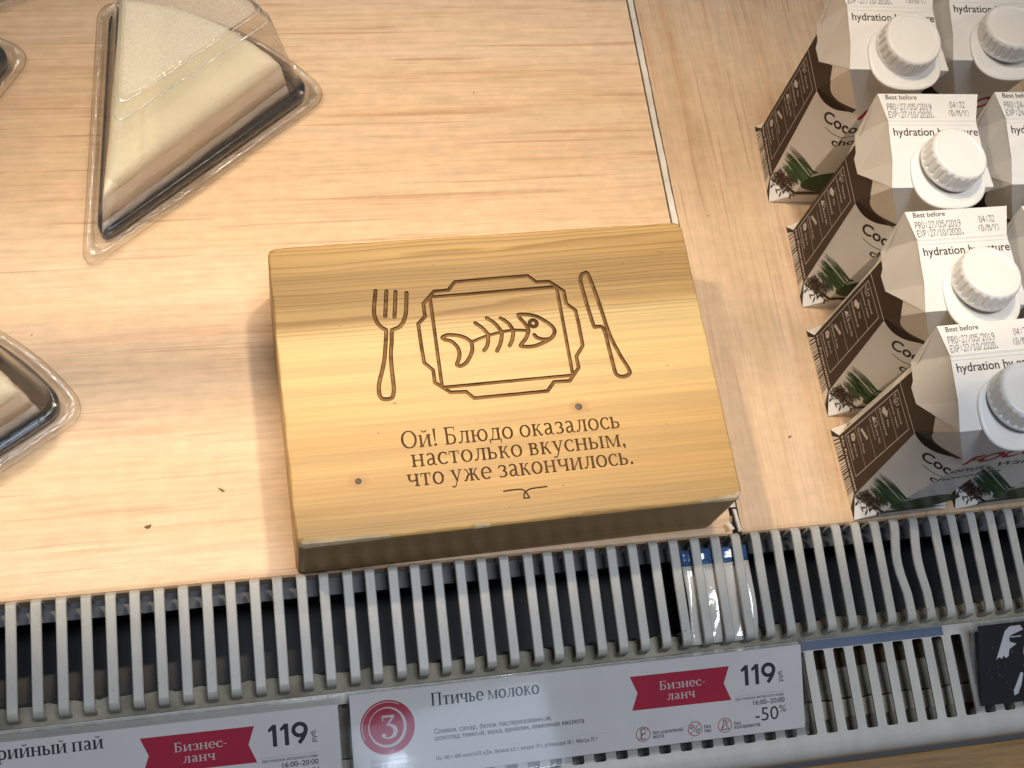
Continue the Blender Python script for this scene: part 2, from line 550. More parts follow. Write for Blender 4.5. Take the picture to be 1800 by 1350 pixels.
def smooth_path(pts, n=5, closed=False):
    """Catmull-Rom through the points"""
    P = list(pts)
    out = []
    N = len(P)
    rng = range(N) if closed else range(N - 1)
    for i in rng:
        p0 = P[(i - 1) % N] if closed or i > 0 else P[0]
        p1, p2 = P[i], P[(i + 1) % N]
        p3 = P[(i + 2) % N] if closed or i + 2 < N else P[-1]
        for k in range(n):
            t = k / n
            out.append(tuple(0.5 * ((2 * p1[j]) + (-p0[j] + p2[j]) * t + (2 * p0[j] - 5 * p1[j] + 4 * p2[j] - p3[j]) * t * t
                                    + (-p0[j] + 3 * p1[j] - 3 * p2[j] + p3[j]) * t ** 3) for j in (0, 1)))
    if not closed:
        out.append(P[-1])
    return out


def ribbon(pts, wf, closed=False):
    n = len(pts)
    L, Rr = [], []
    for i, p in enumerate(pts):
        a = pts[(i - 1) % n] if (closed or i > 0) else pts[i]
        b = pts[(i + 1) % n] if (closed or i < n - 1) else pts[i]
        dx, dy = b[0] - a[0], b[1] - a[1]
        d = math.hypot(dx, dy) or 1
        dx, dy = dx / d, dy / d
        w = wf(dx, dy) / 2
        L.append((p[0] - dy * w, p[1] + dx * w))
        Rr.append((p[0] + dy * w, p[1] - dx * w))
    out = []
    for i in range(n if closed else n - 1):
        j = (i + 1) % n
        out.append([Rr[i], Rr[j], L[j], L[i]])
    return out


THK, THN = 0.185, 0.088


def pen(dx, dy):
    return THN + (THK - THN) * abs(dy) ** 1.2


def arc(cx, cy, rx, ry, a0, a1, n=14):
    return [(cx + rx * math.cos(rad(a0 + (a1 - a0) * k / n)), cy + ry * math.sin(rad(a0 + (a1 - a0) * k / n))) for k in range(n + 1)]


def rect(x0, x1, y0, y1):
    return [(x0, y0), (x1, y0), (x1, y1), (x0, y1)]


SW = 0.16


def stem(x, y0, y1, b=3, t=3, w=None):
    w = w or THK
    out = [rect(x - w / 2, x + w / 2, y0, y1)]
    for yy, s, sg in ((y0, b, 1), (y1, t, -1)):
        if s:
            a = x - w / 2 - (SW * 0.62 if s & 1 else 0)
            c = x + w / 2 + (SW * 0.62 if s & 2 else 0)
            q = [(a, yy), (c, yy), (c, yy + sg * 0.062), (x + w / 2, yy + sg * 0.11), (x - w / 2, yy + sg * 0.11), (a, yy + sg * 0.062)]
            out.append(q if sg > 0 else q[::-1])
    return out


def glyph(ch):
    A = 1.0
    o = []
    if ch == 'о':
        o = ribbon(arc(.5, .5, .36, .465, 0, 360, 28)[:-1], pen, True); A = 1.02
    elif ch == 'О':
        o = ribbon(arc(.68, .71, .54, .68, 0, 360, 32)[:-1], pen, True); A = 1.38
    elif ch == 'с':
        o = ribbon(arc(.5, .5, .36, .465, 52, 318, 22), pen) + [rect(.70, .78, .70, .93)]; A = .86
    elif ch == 'е':
        o = ribbon(arc(.49, .5, .35, .465, 0, 315, 24), pen) + [rect(.16, .92, .485, .565)]; A = .94
    elif ch == 'а':
        o = stem(.66, .10, .72, 0, 0) + ribbon(arc(.41, .70, .25, .265, 0, 150, 12), pen) + ribbon([(.66, .56), (.45, .52), (.24, .42), (.19, .25), (.26, .08), (.42, .05), (.60, .16), (.68, .26)], lambda a, b: .10 + .07 * abs(b))
        o += ribbon([(.66, .16), (.70, .06), (.80, .035), (.90, .06)], lambda a, b: .085); A = .93
    elif ch in 'вь':
        o = stem(.22, 0, 1, 1, 1)
        if ch == 'в':
            o += ribbon([(.22, .955), (.45, .955), (.60, .90), (.65, .77), (.60, .62), (.45, .55), (.28, .54)], pen)
        o += ribbon([(.22, .545), (.46, .545), (.66, .48), (.725, .30), (.66, .11), (.46, .045), (.22, .045)], pen)
        A = .90
    elif ch == 'ы':
        o = glyph('ь')[0] + stem(1.10, 0, 1, 3, 3); A = 1.34
    elif ch == 'Б':
        o = stem(.28, 0, 1.42, 3, 3) + [rect(.28, .95, 1.335, 1.42), rect(.88, .95, 1.12, 1.42)]
        o += ribbon([(.28, .80), (.58, .80), (.84, .70), (.92, .42), (.84, .14), (.58, .045), (.28, .045)], pen); A = 1.12
    elif ch == 'П':
        o = stem(.28, 0, 1.42, 3, 1) + stem(1.10, 0, 1.42, 3, 2) + [rect(.28, 1.10, 1.33, 1.42)]; A = 1.40
    elif ch == 'п':
        o = stem(.24, 0, 1, 3, 1) + stem(.86, 0, 1, 3, 2) + [rect(.24, .86, .92, 1.0)]; A = 1.10
    elif ch == 'н':
        o = stem(.24, 0, 1, 3, 3) + stem(.86, 0, 1, 3, 3) + [rect(.24, .86, .47, .56)]; A = 1.10
    elif ch in 'ий':
        o = stem(.24, 0, 1, 3, 1) + stem(.88, 0, 1, 2, 3) + [[(.30, .10), (.40, .10), (.84, .88), (.74, .88)]]
        if ch == 'й':
            o += ribbon(arc(.56, 1.42, .21, .20, 200, 340, 8), lambda a, b: .10)
        A = 1.12
    elif ch == 'к':
        o = stem(.24, 0, 1, 3, 3) + ribbon([(.30, .50), (.48, .58), (.64, .90), (.80, .95)], lambda a, b: .10) + ribbon([(.40, .56), (.58, .40), (.74, .06), (.90, .04)], lambda a, b: .10 + .07 * abs(b)); A = .96
    elif ch == 'л':
        o = stem(.80, 0, 1, 3, 2) + [rect(.28, .80, .92, 1.0)] + ribbon([(.42, .96), (.40, .60), (.34, .25), (.24, .06), (.10, .05)], lambda a, b: .09 + .03 * abs(b)) + [disc(.12, .085, .075, 10)]; A = 1.04
    elif ch == 'д':
        o = stem(.80, .03, 1, 0, 2) + [rect(.30, .80, .92, 1.0), rect(.04, 1.00, .0, .085), rect(.04, .115, -.25, .08), rect(.925, 1.0, -.25, .08)] + ribbon([(.42, .96), (.40, .62), (.32, .25), (.20, .04)], lambda a, b: .09); A = 1.07
    elif ch == 'м':
        o = stem(.22, 0, 1, 3, 1, .10) + stem(1.10, 0, 1, 3, 2) + [[(.20, 1.0), (.38, 1.0), (.72, .06), (.62, .02)], [(.62, .02), (.70, .02), (1.08, .92), (1.04, 1.0)]]; A = 1.34
    elif ch == 'т':
        o = stem(.47, 0, 1, 3, 0) + [rect(.08, .86, .92, 1.0), rect(.08, .145, .70, 1.0), rect(.795, .86, .70, 1.0)]; A = .95
    elif ch == 'у':
        o = [[(.14, .95), (.33, .95), (.60, .12), (.46, .06)], rect(.03, .43, .935, 1.0), rect(.66, .98, .935, 1.0)]
        o += ribbon([(.83, .97), (.66, .50), (.50, .05), (.38, -.25), (.26, -.36), (.13, -.34)], lambda a, b: .092) + [disc(.14, -.32, .075, 10)]; A = .98
    elif ch == 'ж':
        o = stem(.72, 0, 1, 3, 3)
        for s in (-1, 1):
            o += [q if s > 0 else [(1.44 - x, y) for x, y in q][::-1] for q in
                  ribbon([(.76, .50), (.94, .58), (1.08, .90), (1.24, .95)], lambda a, b: .10) + ribbon([(.86, .56), (1.02, .42), (1.18, .06), (1.34, .04)], lambda a, b: .10 + .07 * abs(b))]
        A = 1.44
    elif ch == 'з':
        o = ribbon(arc(.40, .745, .27, .215, 140, -85, 14), pen) + ribbon(arc(.40, .29, .31, .245, 85, -140, 14), pen) + [rect(.12, .19, .72, .92)]; A = .84
    elif ch == 'ч':
        o = stem(.82, 0, 1, 3, 3) + stem(.24, .62, 1, 0, 3) + ribbon([(.24, .64), (.28, .50), (.42, .43), (.60, .45), (.80, .53)], lambda a, b: .09 + .07 * abs(b)); A = 1.06
    elif ch == 'р':
        o = stem(.25, -.42, 1, 3, 1) + ribbon(arc(.53, .5, .33, .455, 130, -130, 22), pen); A = 1.02
    elif ch == 'ю':
        o = stem(.24, 0, 1, 3, 3) + [rect(.24, .66, .47, .56)] + ribbon(arc(.98, .5, .34, .465, 0, 360, 26)[:-1], pen, True); A = 1.48
    elif ch == '!':
        o = [[(.20, .38), (.28, .38), (.345, 1.42), (.135, 1.42)], disc(.24, .10, .115)]; A = .52
    elif ch == '.':
        o = [disc(.2, .10, .115)]; A = .42
    elif ch == ',':
        o = [disc(.2, .10, .115), [(.22, -.22), (.28, -.20), (.315, .10), (.14, .03)]]; A = .46
    elif ch == '-':
        o = [rect(.08, .46, .44, .53)]; A = .56
    elif ch == '3':
        o = [rect(.16, .84, 1.29, 1.42), [(.70, 1.30), (.84, 1.30), (.50, .84), (.40, .84)], rect(.16, .22, 1.10, 1.30)]
        o += ribbon([(.40, .86), (.62, .82), (.82, .66), (.88, .42), (.78, .16), (.55, .03), (.34, .04)], lambda a, b: .07 + .19 * abs(b)) + ribbon([(.40, .045), (.24, .08), (.16, .20)], lambda a, b: .10) + [disc(.21, .22, .115)]
        A = 1.0
    elif ch == ' ':
        A = .42
    return o, A


def ccw(p):
    a = sum(p[i][0] * p[(i + 1) % len(p)][1] - p[(i + 1) % len(p)][0] * p[i][1] for i in range(len(p)))
    return p if a > 0 else p[::-1]


def serif(text, xh, x0, x1, y, shear=0.0, heavy=0.0):
    global THK, THN
    THK, THN = THK + heavy, THN + heavy * .5
    r_ = _serif(text, xh, x0, x1, y, shear)
    THK, THN = THK - heavy, THN - heavy * .5
    return r_


def _serif(text, xh, x0, x1, y, shear=0.0):
    """lettering laid from x0 to x1 along the line y; x-height xh"""
    polys, x = [], 0.0
    total = sum(glyph(c)[1] for c in text)
    kx = (x1 - x0) / total
    for c in text:
        g, a = glyph(c)
        for q in g:
            polys.append(ccw([(x0 + (x + px) * kx + shear * py * xh, y + py * xh) for px, py in q]))
        x += a
    return polys


def union(polys, eps=1e-4):
    """union of convex pieces -> (verts, triangles)"""
    V, F = [], []
    for q in polys:
        F.append(list(range(len(V), len(V) + len(q))))
        V += [Vector(p) for p in q]
    r = delaunay_2d_cdt(V, [], F, 1, eps)
    return [tuple(p) for p in r[0]], [tuple(f) for f, of in zip(r[2], r[5]) if of]


_dg = {}


def sans(text, size, x, y, bold=0.0, shear=0.0, align='LEFT', width=None, sx=1.0, rot=0.0):
    """built-in sans lettering -> (verts, faces); size is the font size"""
    c = bpy.data.curves.new('lettering', 'FONT')
    c.body = text
    c.size = 10.0
    c.resolution_u = 3
    c.offset = bold
    o = bpy.data.objects.new('lettering', c)
    COL.objects.link(o)
    bpy.context.view_layer.update()
    cu = o.to_curve(bpy.context.evaluated_depsgraph_get())
    loops = []
    for sp in cu.splines:
        bp, lp = sp.bezier_points, []
        for i in range(len(bp)):
            p0, p1 = bp[i], bp[(i + 1) % len(bp)]
            a_, h0, h1, d_ = p0.co, p0.handle_right, p1.handle_left, p1.co
            straight = (h0 - a_).length < 1e-5 and (h1 - d_).length < 1e-5 or (abs((h0 - a_).cross(d_ - a_).z) < 1e-4 and abs((h1 - a_).cross(d_ - a_).z) < 1e-4)
            for k in range(1 if straight else 4):
                t = k / 4
                q_ = a_ * (1 - t) ** 3 + h0 * 3 * t * (1 - t) ** 2 + h1 * 3 * t * t * (1 - t) + d_ * t ** 3
                lp.append((q_.x, q_.y))
        if len(lp) > 2:
            loops.append(lp)
    o.to_curve_clear()
    V_, F_, S_ = [], [], []
    # which way round do outer outlines run in this font?  the largest outline is an outer one
    area = lambda p: .5 * sum(p[i][0] * p[(i + 1) % len(p)][1] - p[(i + 1) % len(p)][0] * p[i][1] for i in range(len(p)))
    ars = [area(lp) for lp in loops]
    box_ = [(min(x_ for x_, y_ in lp), max(x_ for x_, y_ in lp)) for lp in loops]
    for lp, ar, (b0, b1) in zip(loops, ars, box_):
        # the biggest outline of the same letter tells its winding
        near = [ars[i] for i, (c0, c1) in enumerate(box_) if c0 < b1 - .01 and c1 > b0 + .01]
        sg = 1 if max(near, key=abs) > 0 else -1
        F_.append(list(range(len(V_), len(V_) + len(lp))))
        V_ += [Vector(p_) for p_ in (lp if ar > 0 else lp[::-1])]
        S_.append(1 if ar * sg > 0 else -1)
        if bold:
            for p_, n_ in zip(lp, lp[1:] + lp[:1]):
                for q_ in line_polys([p_, n_], 2 * bold)[:1]:
                    F_.append(list(range(len(V_), len(V_) + 4)))
                    V_ += [Vector(x_) for x_ in ccw(q_)]
                    S_.append(1000)
    vs, fs = [], []
    if F_:
        rr_ = delaunay_2d_cdt(V_, [], F_, 1, 1e-4)
        vs = [(p_.x / 10, p_.y / 10) for p_ in rr_[0]]
        fs = [tuple(f_) for f_, of_ in zip(rr_[2], rr_[5]) if sum(S_[i] for i in of_) > 0]
    bpy.data.objects.remove(o)
    bpy.data.curves.remove(c)
    if not vs:
        return [], []
    xs0, xs1 = min(v[0] for v in vs), max(v[0] for v in vs)
    k = size
    kx = size * sx
    if width:
        kx = width / (xs1 - xs0)
    off = {'LEFT': xs0, 'CENTER': (xs0 + xs1) / 2, 'RIGHT': xs1}[align]
    out = []
    for vx, vy in vs:
        px, py = (vx - off) * kx + shear * vy * k, vy * k
        cr, sr = math.cos(rot), math.sin(rot)
        out.append((x + cr * px - sr * py, y + sr * px + cr * py))
    return out, fs


class Print:
    """flat inks in 2-D (millimetres); each layer sits a hair above the last"""
    def __init__(self):
        self.items = []

    def tri(self, vf, key, lay=1):
        if vf[0]:
            self.items.append((vf[0], vf[1], key, lay))

    def polys(self, polys, key, lay=1):
        if polys:
            self.tri(union([ccw(q) for q in polys]), key, lay)

    def poly(self, q, key, lay=1):
        q = ccw(q)
        self.items.append((q, [tuple(range(len(q)))], key, lay))

    def put(self, mb, fn, step=0.05, cuts=()):
        """fn(x, y, height_mm) -> 3-D point; cuts = lines (px,py,nx,ny) to split along"""
        for vs, fs, key, lay in self.items:
            if cuts:
                bm = bmesh.new()
                bv = [bm.verts.new((a, b, 0)) for a, b in vs]
                for f in fs:
                    try:
                        bm.faces.new([bv[i] for i in f])
                    except ValueError:
                        pass
                for (px, py, nx, ny) in cuts:
                    bmesh.ops.bisect_plane(bm, geom=bm.verts[:] + bm.edges[:] + bm.faces[:], dist=1e-5, plane_co=(px, py, 0), plane_no=(nx, ny, 0))
                bm.verts.index_update()
                vs = [(v.co.x, v.co.y) for v in bm.verts]
                fs = [tuple(v.index for v in f.verts) for f in bm.faces]
                bm.free()
            mb.add([fn(a, b, lay * step) for a, b in vs], fs, key)


# dot-matrix digits for the date stamps
DOTS = {'P': '11110100011000111110100001000010000', 'R': '11110100011000111110101001001010001', 'O': '01110100011000110001100011000101110',
        'E': '11111100001000011110100001000011111', 'X': '10001100010101000100010101000110001', 'D': '11100100101000110001100011001011100',
        'M': '10001110111010110101100011000110001', 'Y': '10001100010101000100001000010000100', ':': '00000001000010000000001000010000000',
        '/': '00001000010001000100010001000010000', '.': '00000000000000000000000000110001100', '(': '00010001000100001000010000010000010', ')': '01000001000001000010000100010001000',
        '0': '01110100011000110001100011000101110', '1': '00100011000010000100001000010001110', '2': '01110100010000100010001000100011111',
        '3': '11111000100010000010000011000101110', '4': '00010001100101010010111110001000010', '5': '11111100001111000001000011000101110',
        '7': '11111000010001000100010000100001000', '9': '01110100011000101111000010001001100', ' ': '0' * 35}


def dots(text, x0, x1, y0, y1, slant=0.0):
    out = []
    n = len(text)
    cw = (x1 - x0) / n
    px, py = cw / 6.2, (y1 - y0) / 7
    for i, c in enumerate(text):
        for k, b in enumerate(DOTS.get(c, DOTS[' '])):
            if b == '1' and R.random() > .04:
                cx = x0 + i * cw + (k % 5 + .5) * px + R.uniform(-.05, .05) * px
                cy = y1 - (k // 5 + .5) * py + slant * (i * cw)
                w, h = px * .56, py * .46
                out.append([(cx - w, cy - h), (cx + w, cy - h), (cx + w, cy + h), (cx - w, cy + h)])
    return out


# ------------------------------------------------------------------ the display shelf
YF = -0.0002     # front edge of the shelf
SEAM = 0.2535


def shelf(name, x0, x1, key):
    b = MB()
    prof = [(0.60, 0.0), (YF + 0.003, 0.0), (YF + 0.001, -0.0006), (YF, -0.0022), (YF, -0.018), (0.60, -0.018)]
    b.loft([[(x0, y, z) for y, z in prof], [(x1, y, z) for y, z in prof]], key, True, True, True)
    return tag(b.build(name), None, None, kind='structure')


sh = shelf('shelf', -0.60, SEAM - 0.0012, 'lam_x')
sh2 = shelf('shelf', SEAM + 0.0046, 1.2, 'lam_y')
# unseen lip and rail, added to cut off and band the lamp light
b = MB()
b.box(-0.9, 1.5, 0.153, 0.168, 0.4525, 0.62, 'lam_x')
b.box(-0.9, 0.0, 0.2320, 0.2520, 0.4525, 0.458, 'grille')
tag(b.build('light_blocker'), None, None, kind='structure')
# pale edge banding in the joint between the two boards
b = MB()
n = 90
top, bot = [], []
for k in range(n + 1):
    y = 0.016 + (0.60 - 0.016) * k / n
    xr = SEAM + 0.0041 + 0.00035 * math.sin(k * 0.9) * R.random() + R.uniform(-.0002, .0002)
    z = -0.0004 + R.uniform(-.0001, .0001)
    top.append([(SEAM + 0.0002, y, -.010), (SEAM + 0.0002, y, z - .0003), (SEAM + 0.0006, y, z), (xr - .0004, y, z), (xr, y, z - .0004), (xr, y, -.010)])
b.loft(top, 'edge', False)
b.build('edge_banding', sh2)
# torn end of the banding and crumbled board at the front of the joint
b = MB()
for (x, y, w, l, h, a, key) in ((0.2565, .008, .0024, .014, .0012, .08, 'edge'), (0.2515, .005, .003, .006, .0008, .5, 'edge'),
                                (0.2525, .0085, .002, .005, .0010, -.3, 'chip'), (0.249, .004, .004, .005, .0006, .2, 'chip')):
    v = []
    for sx, sy, sz in ((-1, -1, 0), (1, -1, 0), (1, 1, 0), (-1, 1, 0), (-.6, -.8, 1), (.5, -.9, 1), (.7, .9, 1), (-.8, .7, 1)):
        px, py = sx * w / 2, sy * l / 2
        v.append((x + px * math.cos(a) - py * math.sin(a), y + px * math.sin(a) + py * math.cos(a), -.0005 + sz * h * R.uniform(.6, 1.2)))
    b.add(v, [(4, 5, 6, 7), (0, 1, 5, 4), (1, 2, 6, 5), (2, 3, 7, 6), (3, 0, 4, 7)], key)
b.build('torn_edging', sh2)

# ------------------------------------------------------------------ the engraved pine block
BW, BD, BH, BT = 240.0, 170.5, 58.65, 0.020944
ART = {
  'fork':[(56.3,139.9),(55.3,134.7),(54.1,128.0),(54.1,124.3),(55.0,120.6),(56.9,117.7),(58.7,116.2),(59.3,115.1),(58.3,108.8),(56.5,99.3),(54.5,92.4),(51.9,84.9),(51.2,79.7),(51.8,76.7),(53.3,75.6),(56.0,75.4),(58.0,76.4),(59.1,79.6),(59.5,84.2),(59.6,91.9),(60.2,101.4),(61.5,108.5),(62.4,114.8),(63.9,115.9),(66.9,117.1),(69.4,120.0),(71.3,124.7),(72.1,129.0),(73.3,137.3)],
  'tine1':[(62.3,139.1),(59.8,123.9)], 'tine2':[(67.3,138.4),(64.8,123.1)],
  'plate':[(101.0,141.8),(143.1,142.4),(147.2,138.1),(154.8,137.8),(162.2,131.0),(162.3,123.2),(166.8,118.8),(167.2,111.6),(167.2,96.9),(162.4,90.8),(162.5,83.9),(156.1,76.6),(147.3,76.9),(142.7,71.8),(101.9,71.5),(98.0,75.7),(89.5,76.1),(81.8,82.6),(81.9,89.8),(77.6,94.6),(77.3,104.4),(77.3,118.0),(81.6,121.9),(81.7,129.9),(88.7,136.9),(96.6,137.0),(101.0,141.8)],
  'inner':[(85.9,133.6),(158.5,134.2),(158.5,79.8),(85.4,79.3),(85.9,133.6)],
  'tail':[(105.1,104.4),(102.5,107.1),(98.2,109.0),(92.8,109.9),(89.5,108.7),(90.6,107.3),(94.1,105.9),(96.8,102.6),(97.6,98.6),(96.6,94.8),(95.3,92.0),(97.0,90.9),(100.4,92.5),(103.2,96.2),(105.0,100.0),(105.1,104.4)],
  'spine':[(105.1,104.4),(112.7,107.0),(122.2,108.9),(129.8,109.5),(138.1,108.5)],
  'r1':[(108.9,115.7),(112.5,112.2),(115.1,108.2)], 'r2':[(115.7,118.2),(119.8,114.6),(122.8,109.3)], 'r3':[(123.5,117.5),(127.2,114.2),(129.4,109.8)],
  'r4':[(115.0,107.5),(113.8,102.1),(111.4,98.9)], 'r5':[(123.0,108.8),(121.2,102.5),(118.5,98.0)], 'r6':[(129.6,109.2),(128.0,103.9),(126.0,100.6)],
  'head':[(138.1,108.5),(137.2,112.1),(133.9,117.5),(135.0,118.9),(142.4,117.5),(147.5,114.3),(151.9,109.8),(152.6,106.2),(149.3,102.5),(142.2,99.6),(137.4,98.9),(132.8,99.5),(132.5,100.5),(135.9,104.2),(138.1,108.5)],
  'mouth':[(140.9,105.8),(142.4,103.8),(146.0,102.5),(148.8,102.6)],
  'knife':[(172.9,136.9),(174.0,140.2),(176.2,141.4),(178.3,139.8),(181.3,121.7),(183.6,103.1),(187.0,90.6),(190.8,80.3),(190.2,77.4),(186.2,76.3),(183.2,78.0),(182.5,82.0),(181.9,94.1),(180.9,106.3),(176.8,107.7),(175.6,108.8),(173.9,123.3),(172.9,136.9)],
  'flour':[(109.9,17.8),(117.4,18.0),(120.4,17.4),(121.9,15.5),(123.0,12.8),(120.0,12.9),(120.6,15.3),(122.6,17.0),(125.7,17.7),(133.3,17.9)],
}
art, words, core = [], [], []
for k, pts in ART.items():
    w = {'inner': 2.0, 'plate': 2.1, 'flour': .85, 'spine': 1.9}.get(k, 2.3)
    if k in ('fork', 'spine', 'r1', 'r2', 'r3', 'r4', 'r5', 'r6', 'mouth', 'knife', 'tail', 'head'):
        pts = smooth_path(pts, 4)
    elif k == 'flour':
        pts = smooth_path(pts[:4], 4) + pts[4:6] + smooth_path(pts[6:], 4)
    (words if k == 'flour' else art).extend(line_polys(pts, w))
    if k != 'flour':
        core.extend(line_polys(pts, w - 1.0))
art += [[q for q in disc(141.4, 112.8, 3.2, 20)]]
eye_hole = disc(141.4, 112.8, 0.95, 12)
words += serif('Ой! Блюдо оказалось', 6.9, 59.2, 180.0, 46.6)
words += serif('настолько вкусным,', 6.9, 63.2, 181.5, 36.0)
words += serif('что уже закончилось.', 6.9, 59.6, 183.6, 25.4)

b = MB()
INS = 1.1
edge = []


def edge_pts(x0, y0, x1, y1, n):
    return [(x0 + (x1 - x0) * k / n, y0 + (y1 - y0) * k / n) for k in range(n)]


outline = edge_pts(0, 0, BW, 0, 60) + edge_pts(BW, 0, BW, BD, 40) + edge_pts(BW, BD, 0, BD, 60) + edge_pts(0, BD, 0, 0, 40)
cx, cy = BW / 2, BD / 2


def worn(p):
    """how far the arris is worn back here (mm)"""
    x, y = p
    w = 0.9 + 0.35 * math.sin(x * .31 + y * .2) * math.sin(x * .11 + 1.3) + R.uniform(-.12, .18)
    if y < 1:
        w += 0.5
        if x < 46:
            w += 1.9 * (1 - x / 46) ** .5 * R.uniform(.8, 1.15)
        if x > 206:
            w += 1.3 * ((x - 206) / 34) * R.uniform(.7, 1.2)
        if 88 < x < 100 or 150 < x < 157:
            w += .5
    if y > BD - 1 and (x > 214 or x < 12):
        w += .9 * R.uniform(.5, 1.2)
    return w


def inset(p, d):
    x, y = p
    # corners are rounded over a little
    nx = (1 if x < 1e-6 else 0) - (1 if x > BW - 1e-6 else 0)
    ny = (1 if y < 1e-6 else 0) - (1 if y > BD - 1e-6 else 0)
    if nx and ny:
        d = d + 1.1
    return (x + nx * d, y + ny * d)


W_ = [worn(p) for p in outline]
t_in = [inset(p, w) for p, w in zip(outline, W_)]
t_mid = [inset(p, w * .38) for p, w in zip(outline, W_)]
t_out = [inset(p, 0) for p in outline]
V = [Vector(p) for p in t_in]
F = [list(range(len(V)))]
KEYS = [0]
for grp, tagk in ((art, 1), (words, 2), (core, 4)):
    for q in grp:
        q = ccw(q)
        F.append(list(range(len(V), len(V) + len(q))))
        V += [Vector(p) for p in q]
        KEYS.append(tagk)
F.append(list(range(len(V), len(V) + len(eye_hole))))
V += [Vector(p) for p in ccw(eye_hole)]
KEYS.append(3)
r = delaunay_2d_cdt(V, [], F, 1, 1e-4)
cv, cf, orig = r[0], r[2], r[5]
kinds = []
for of in orig:
    ks = {KEYS[i] for i in of}
    kinds.append(None if not ks else (0 if 3 in ks else (4 if 4 in ks else (1 if 1 in ks else (2 if 2 in ks else 0)))))
DEPTH = {0: 0.0, 1: 0.9, 2: 0.6, 4: 0.9}
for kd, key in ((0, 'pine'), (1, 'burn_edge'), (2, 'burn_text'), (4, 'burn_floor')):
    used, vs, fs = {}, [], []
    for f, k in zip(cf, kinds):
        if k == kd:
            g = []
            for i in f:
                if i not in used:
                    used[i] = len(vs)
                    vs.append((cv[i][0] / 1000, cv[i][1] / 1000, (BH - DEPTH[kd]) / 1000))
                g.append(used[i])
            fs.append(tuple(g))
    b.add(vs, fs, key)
em = {}
for f, k in zip(cf, kinds):
    for i in range(len(f)):
        e = (f[i], f[(i + 1) % len(f)])
        em[e] = k
for (i, j), k in list(em.items()):
    o = em.get((j, i))
    if k in (1, 2, 4) and o is not None and DEPTH[o] < DEPTH[k]:
        z0, z1 = (BH - DEPTH[k]) / 1000, (BH - DEPTH[o]) / 1000
        a, c = cv[i] / 1000, cv[j] / 1000
        b.add([(a.x, a.y, z0), (c.x, c.y, z0), (c.x, c.y, z1), (a.x, a.y, z1)], [(0, 1, 2, 3)], 'burn_wall')
# worn arris and the sides
lo_in = [inset(p, .5) for p in outline]


def ring3(pts, zs):
    return [(p[0] / 1000, p[1] / 1000, z / 1000) for p, z in zip(pts, zs)]


n = len(outline)
r_in = ring3(t_in, [BH] * n)
r_mid = ring3(t_mid, [BH - w * .30 for w in W_])
r_out = ring3(t_out, [BH - w * .95 - (0.8 if p[1] < 1 and p[0] < 46 else 0) for p, w in zip(outline, W_)])
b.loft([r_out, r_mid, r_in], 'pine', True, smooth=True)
# fresh splintered wood on the worst of the front arris
for k in range(n):
    p = outline[k]
    if p[1] < 1 and (p[0] < 46 or p[0] > 212 or 88 < p[0] < 100):
        j = (k + 1) % n
        q = [r_out[k], r_out[j], r_mid[j], r_mid[k], r_in[j], r_in[k]]
        q = [(x, y - .00012, z + .0001) for x, y, z in q]
        b.add(q, [(0, 1, 2, 3), (3, 2, 4, 5)], 'splint')
r_low = ring3(t_out, [0.6] * n)
r_bot = ring3(lo_in, [0.05] * n)
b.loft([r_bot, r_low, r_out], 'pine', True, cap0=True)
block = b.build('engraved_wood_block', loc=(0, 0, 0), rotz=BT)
tag(block, 'pine wood block engraved with fork, knife, fishbone plate and three lines of lettering', 'wooden sign')
for (x, y, rr) in ((158.4, 61.1, 2.0), (34.7, 31.4, 1.7)):
    q = MB()
    ring = [(x / 1000 + rr / 1000 * math.cos(t * PI / 9), y / 1000 + rr * .95 / 1000 * math.sin(t * PI / 9)) for t in range(18)]
    q.loft([[(a, c, (BH - .3) / 1000) for a, c in ring], [(a, c, (BH + .10) / 1000) for a, c in ring],
            [((a - x / 1000) * .8 + x / 1000, (c - y / 1000) * .8 + y / 1000, (BH + .22) / 1000) for a, c in ring]], 'nail', True, cap1=True, smooth=True)
    q.build('nail_head', block)

# ------------------------------------------------------------------ cake boxes
TA = rad(48.5)
TL = 0.163


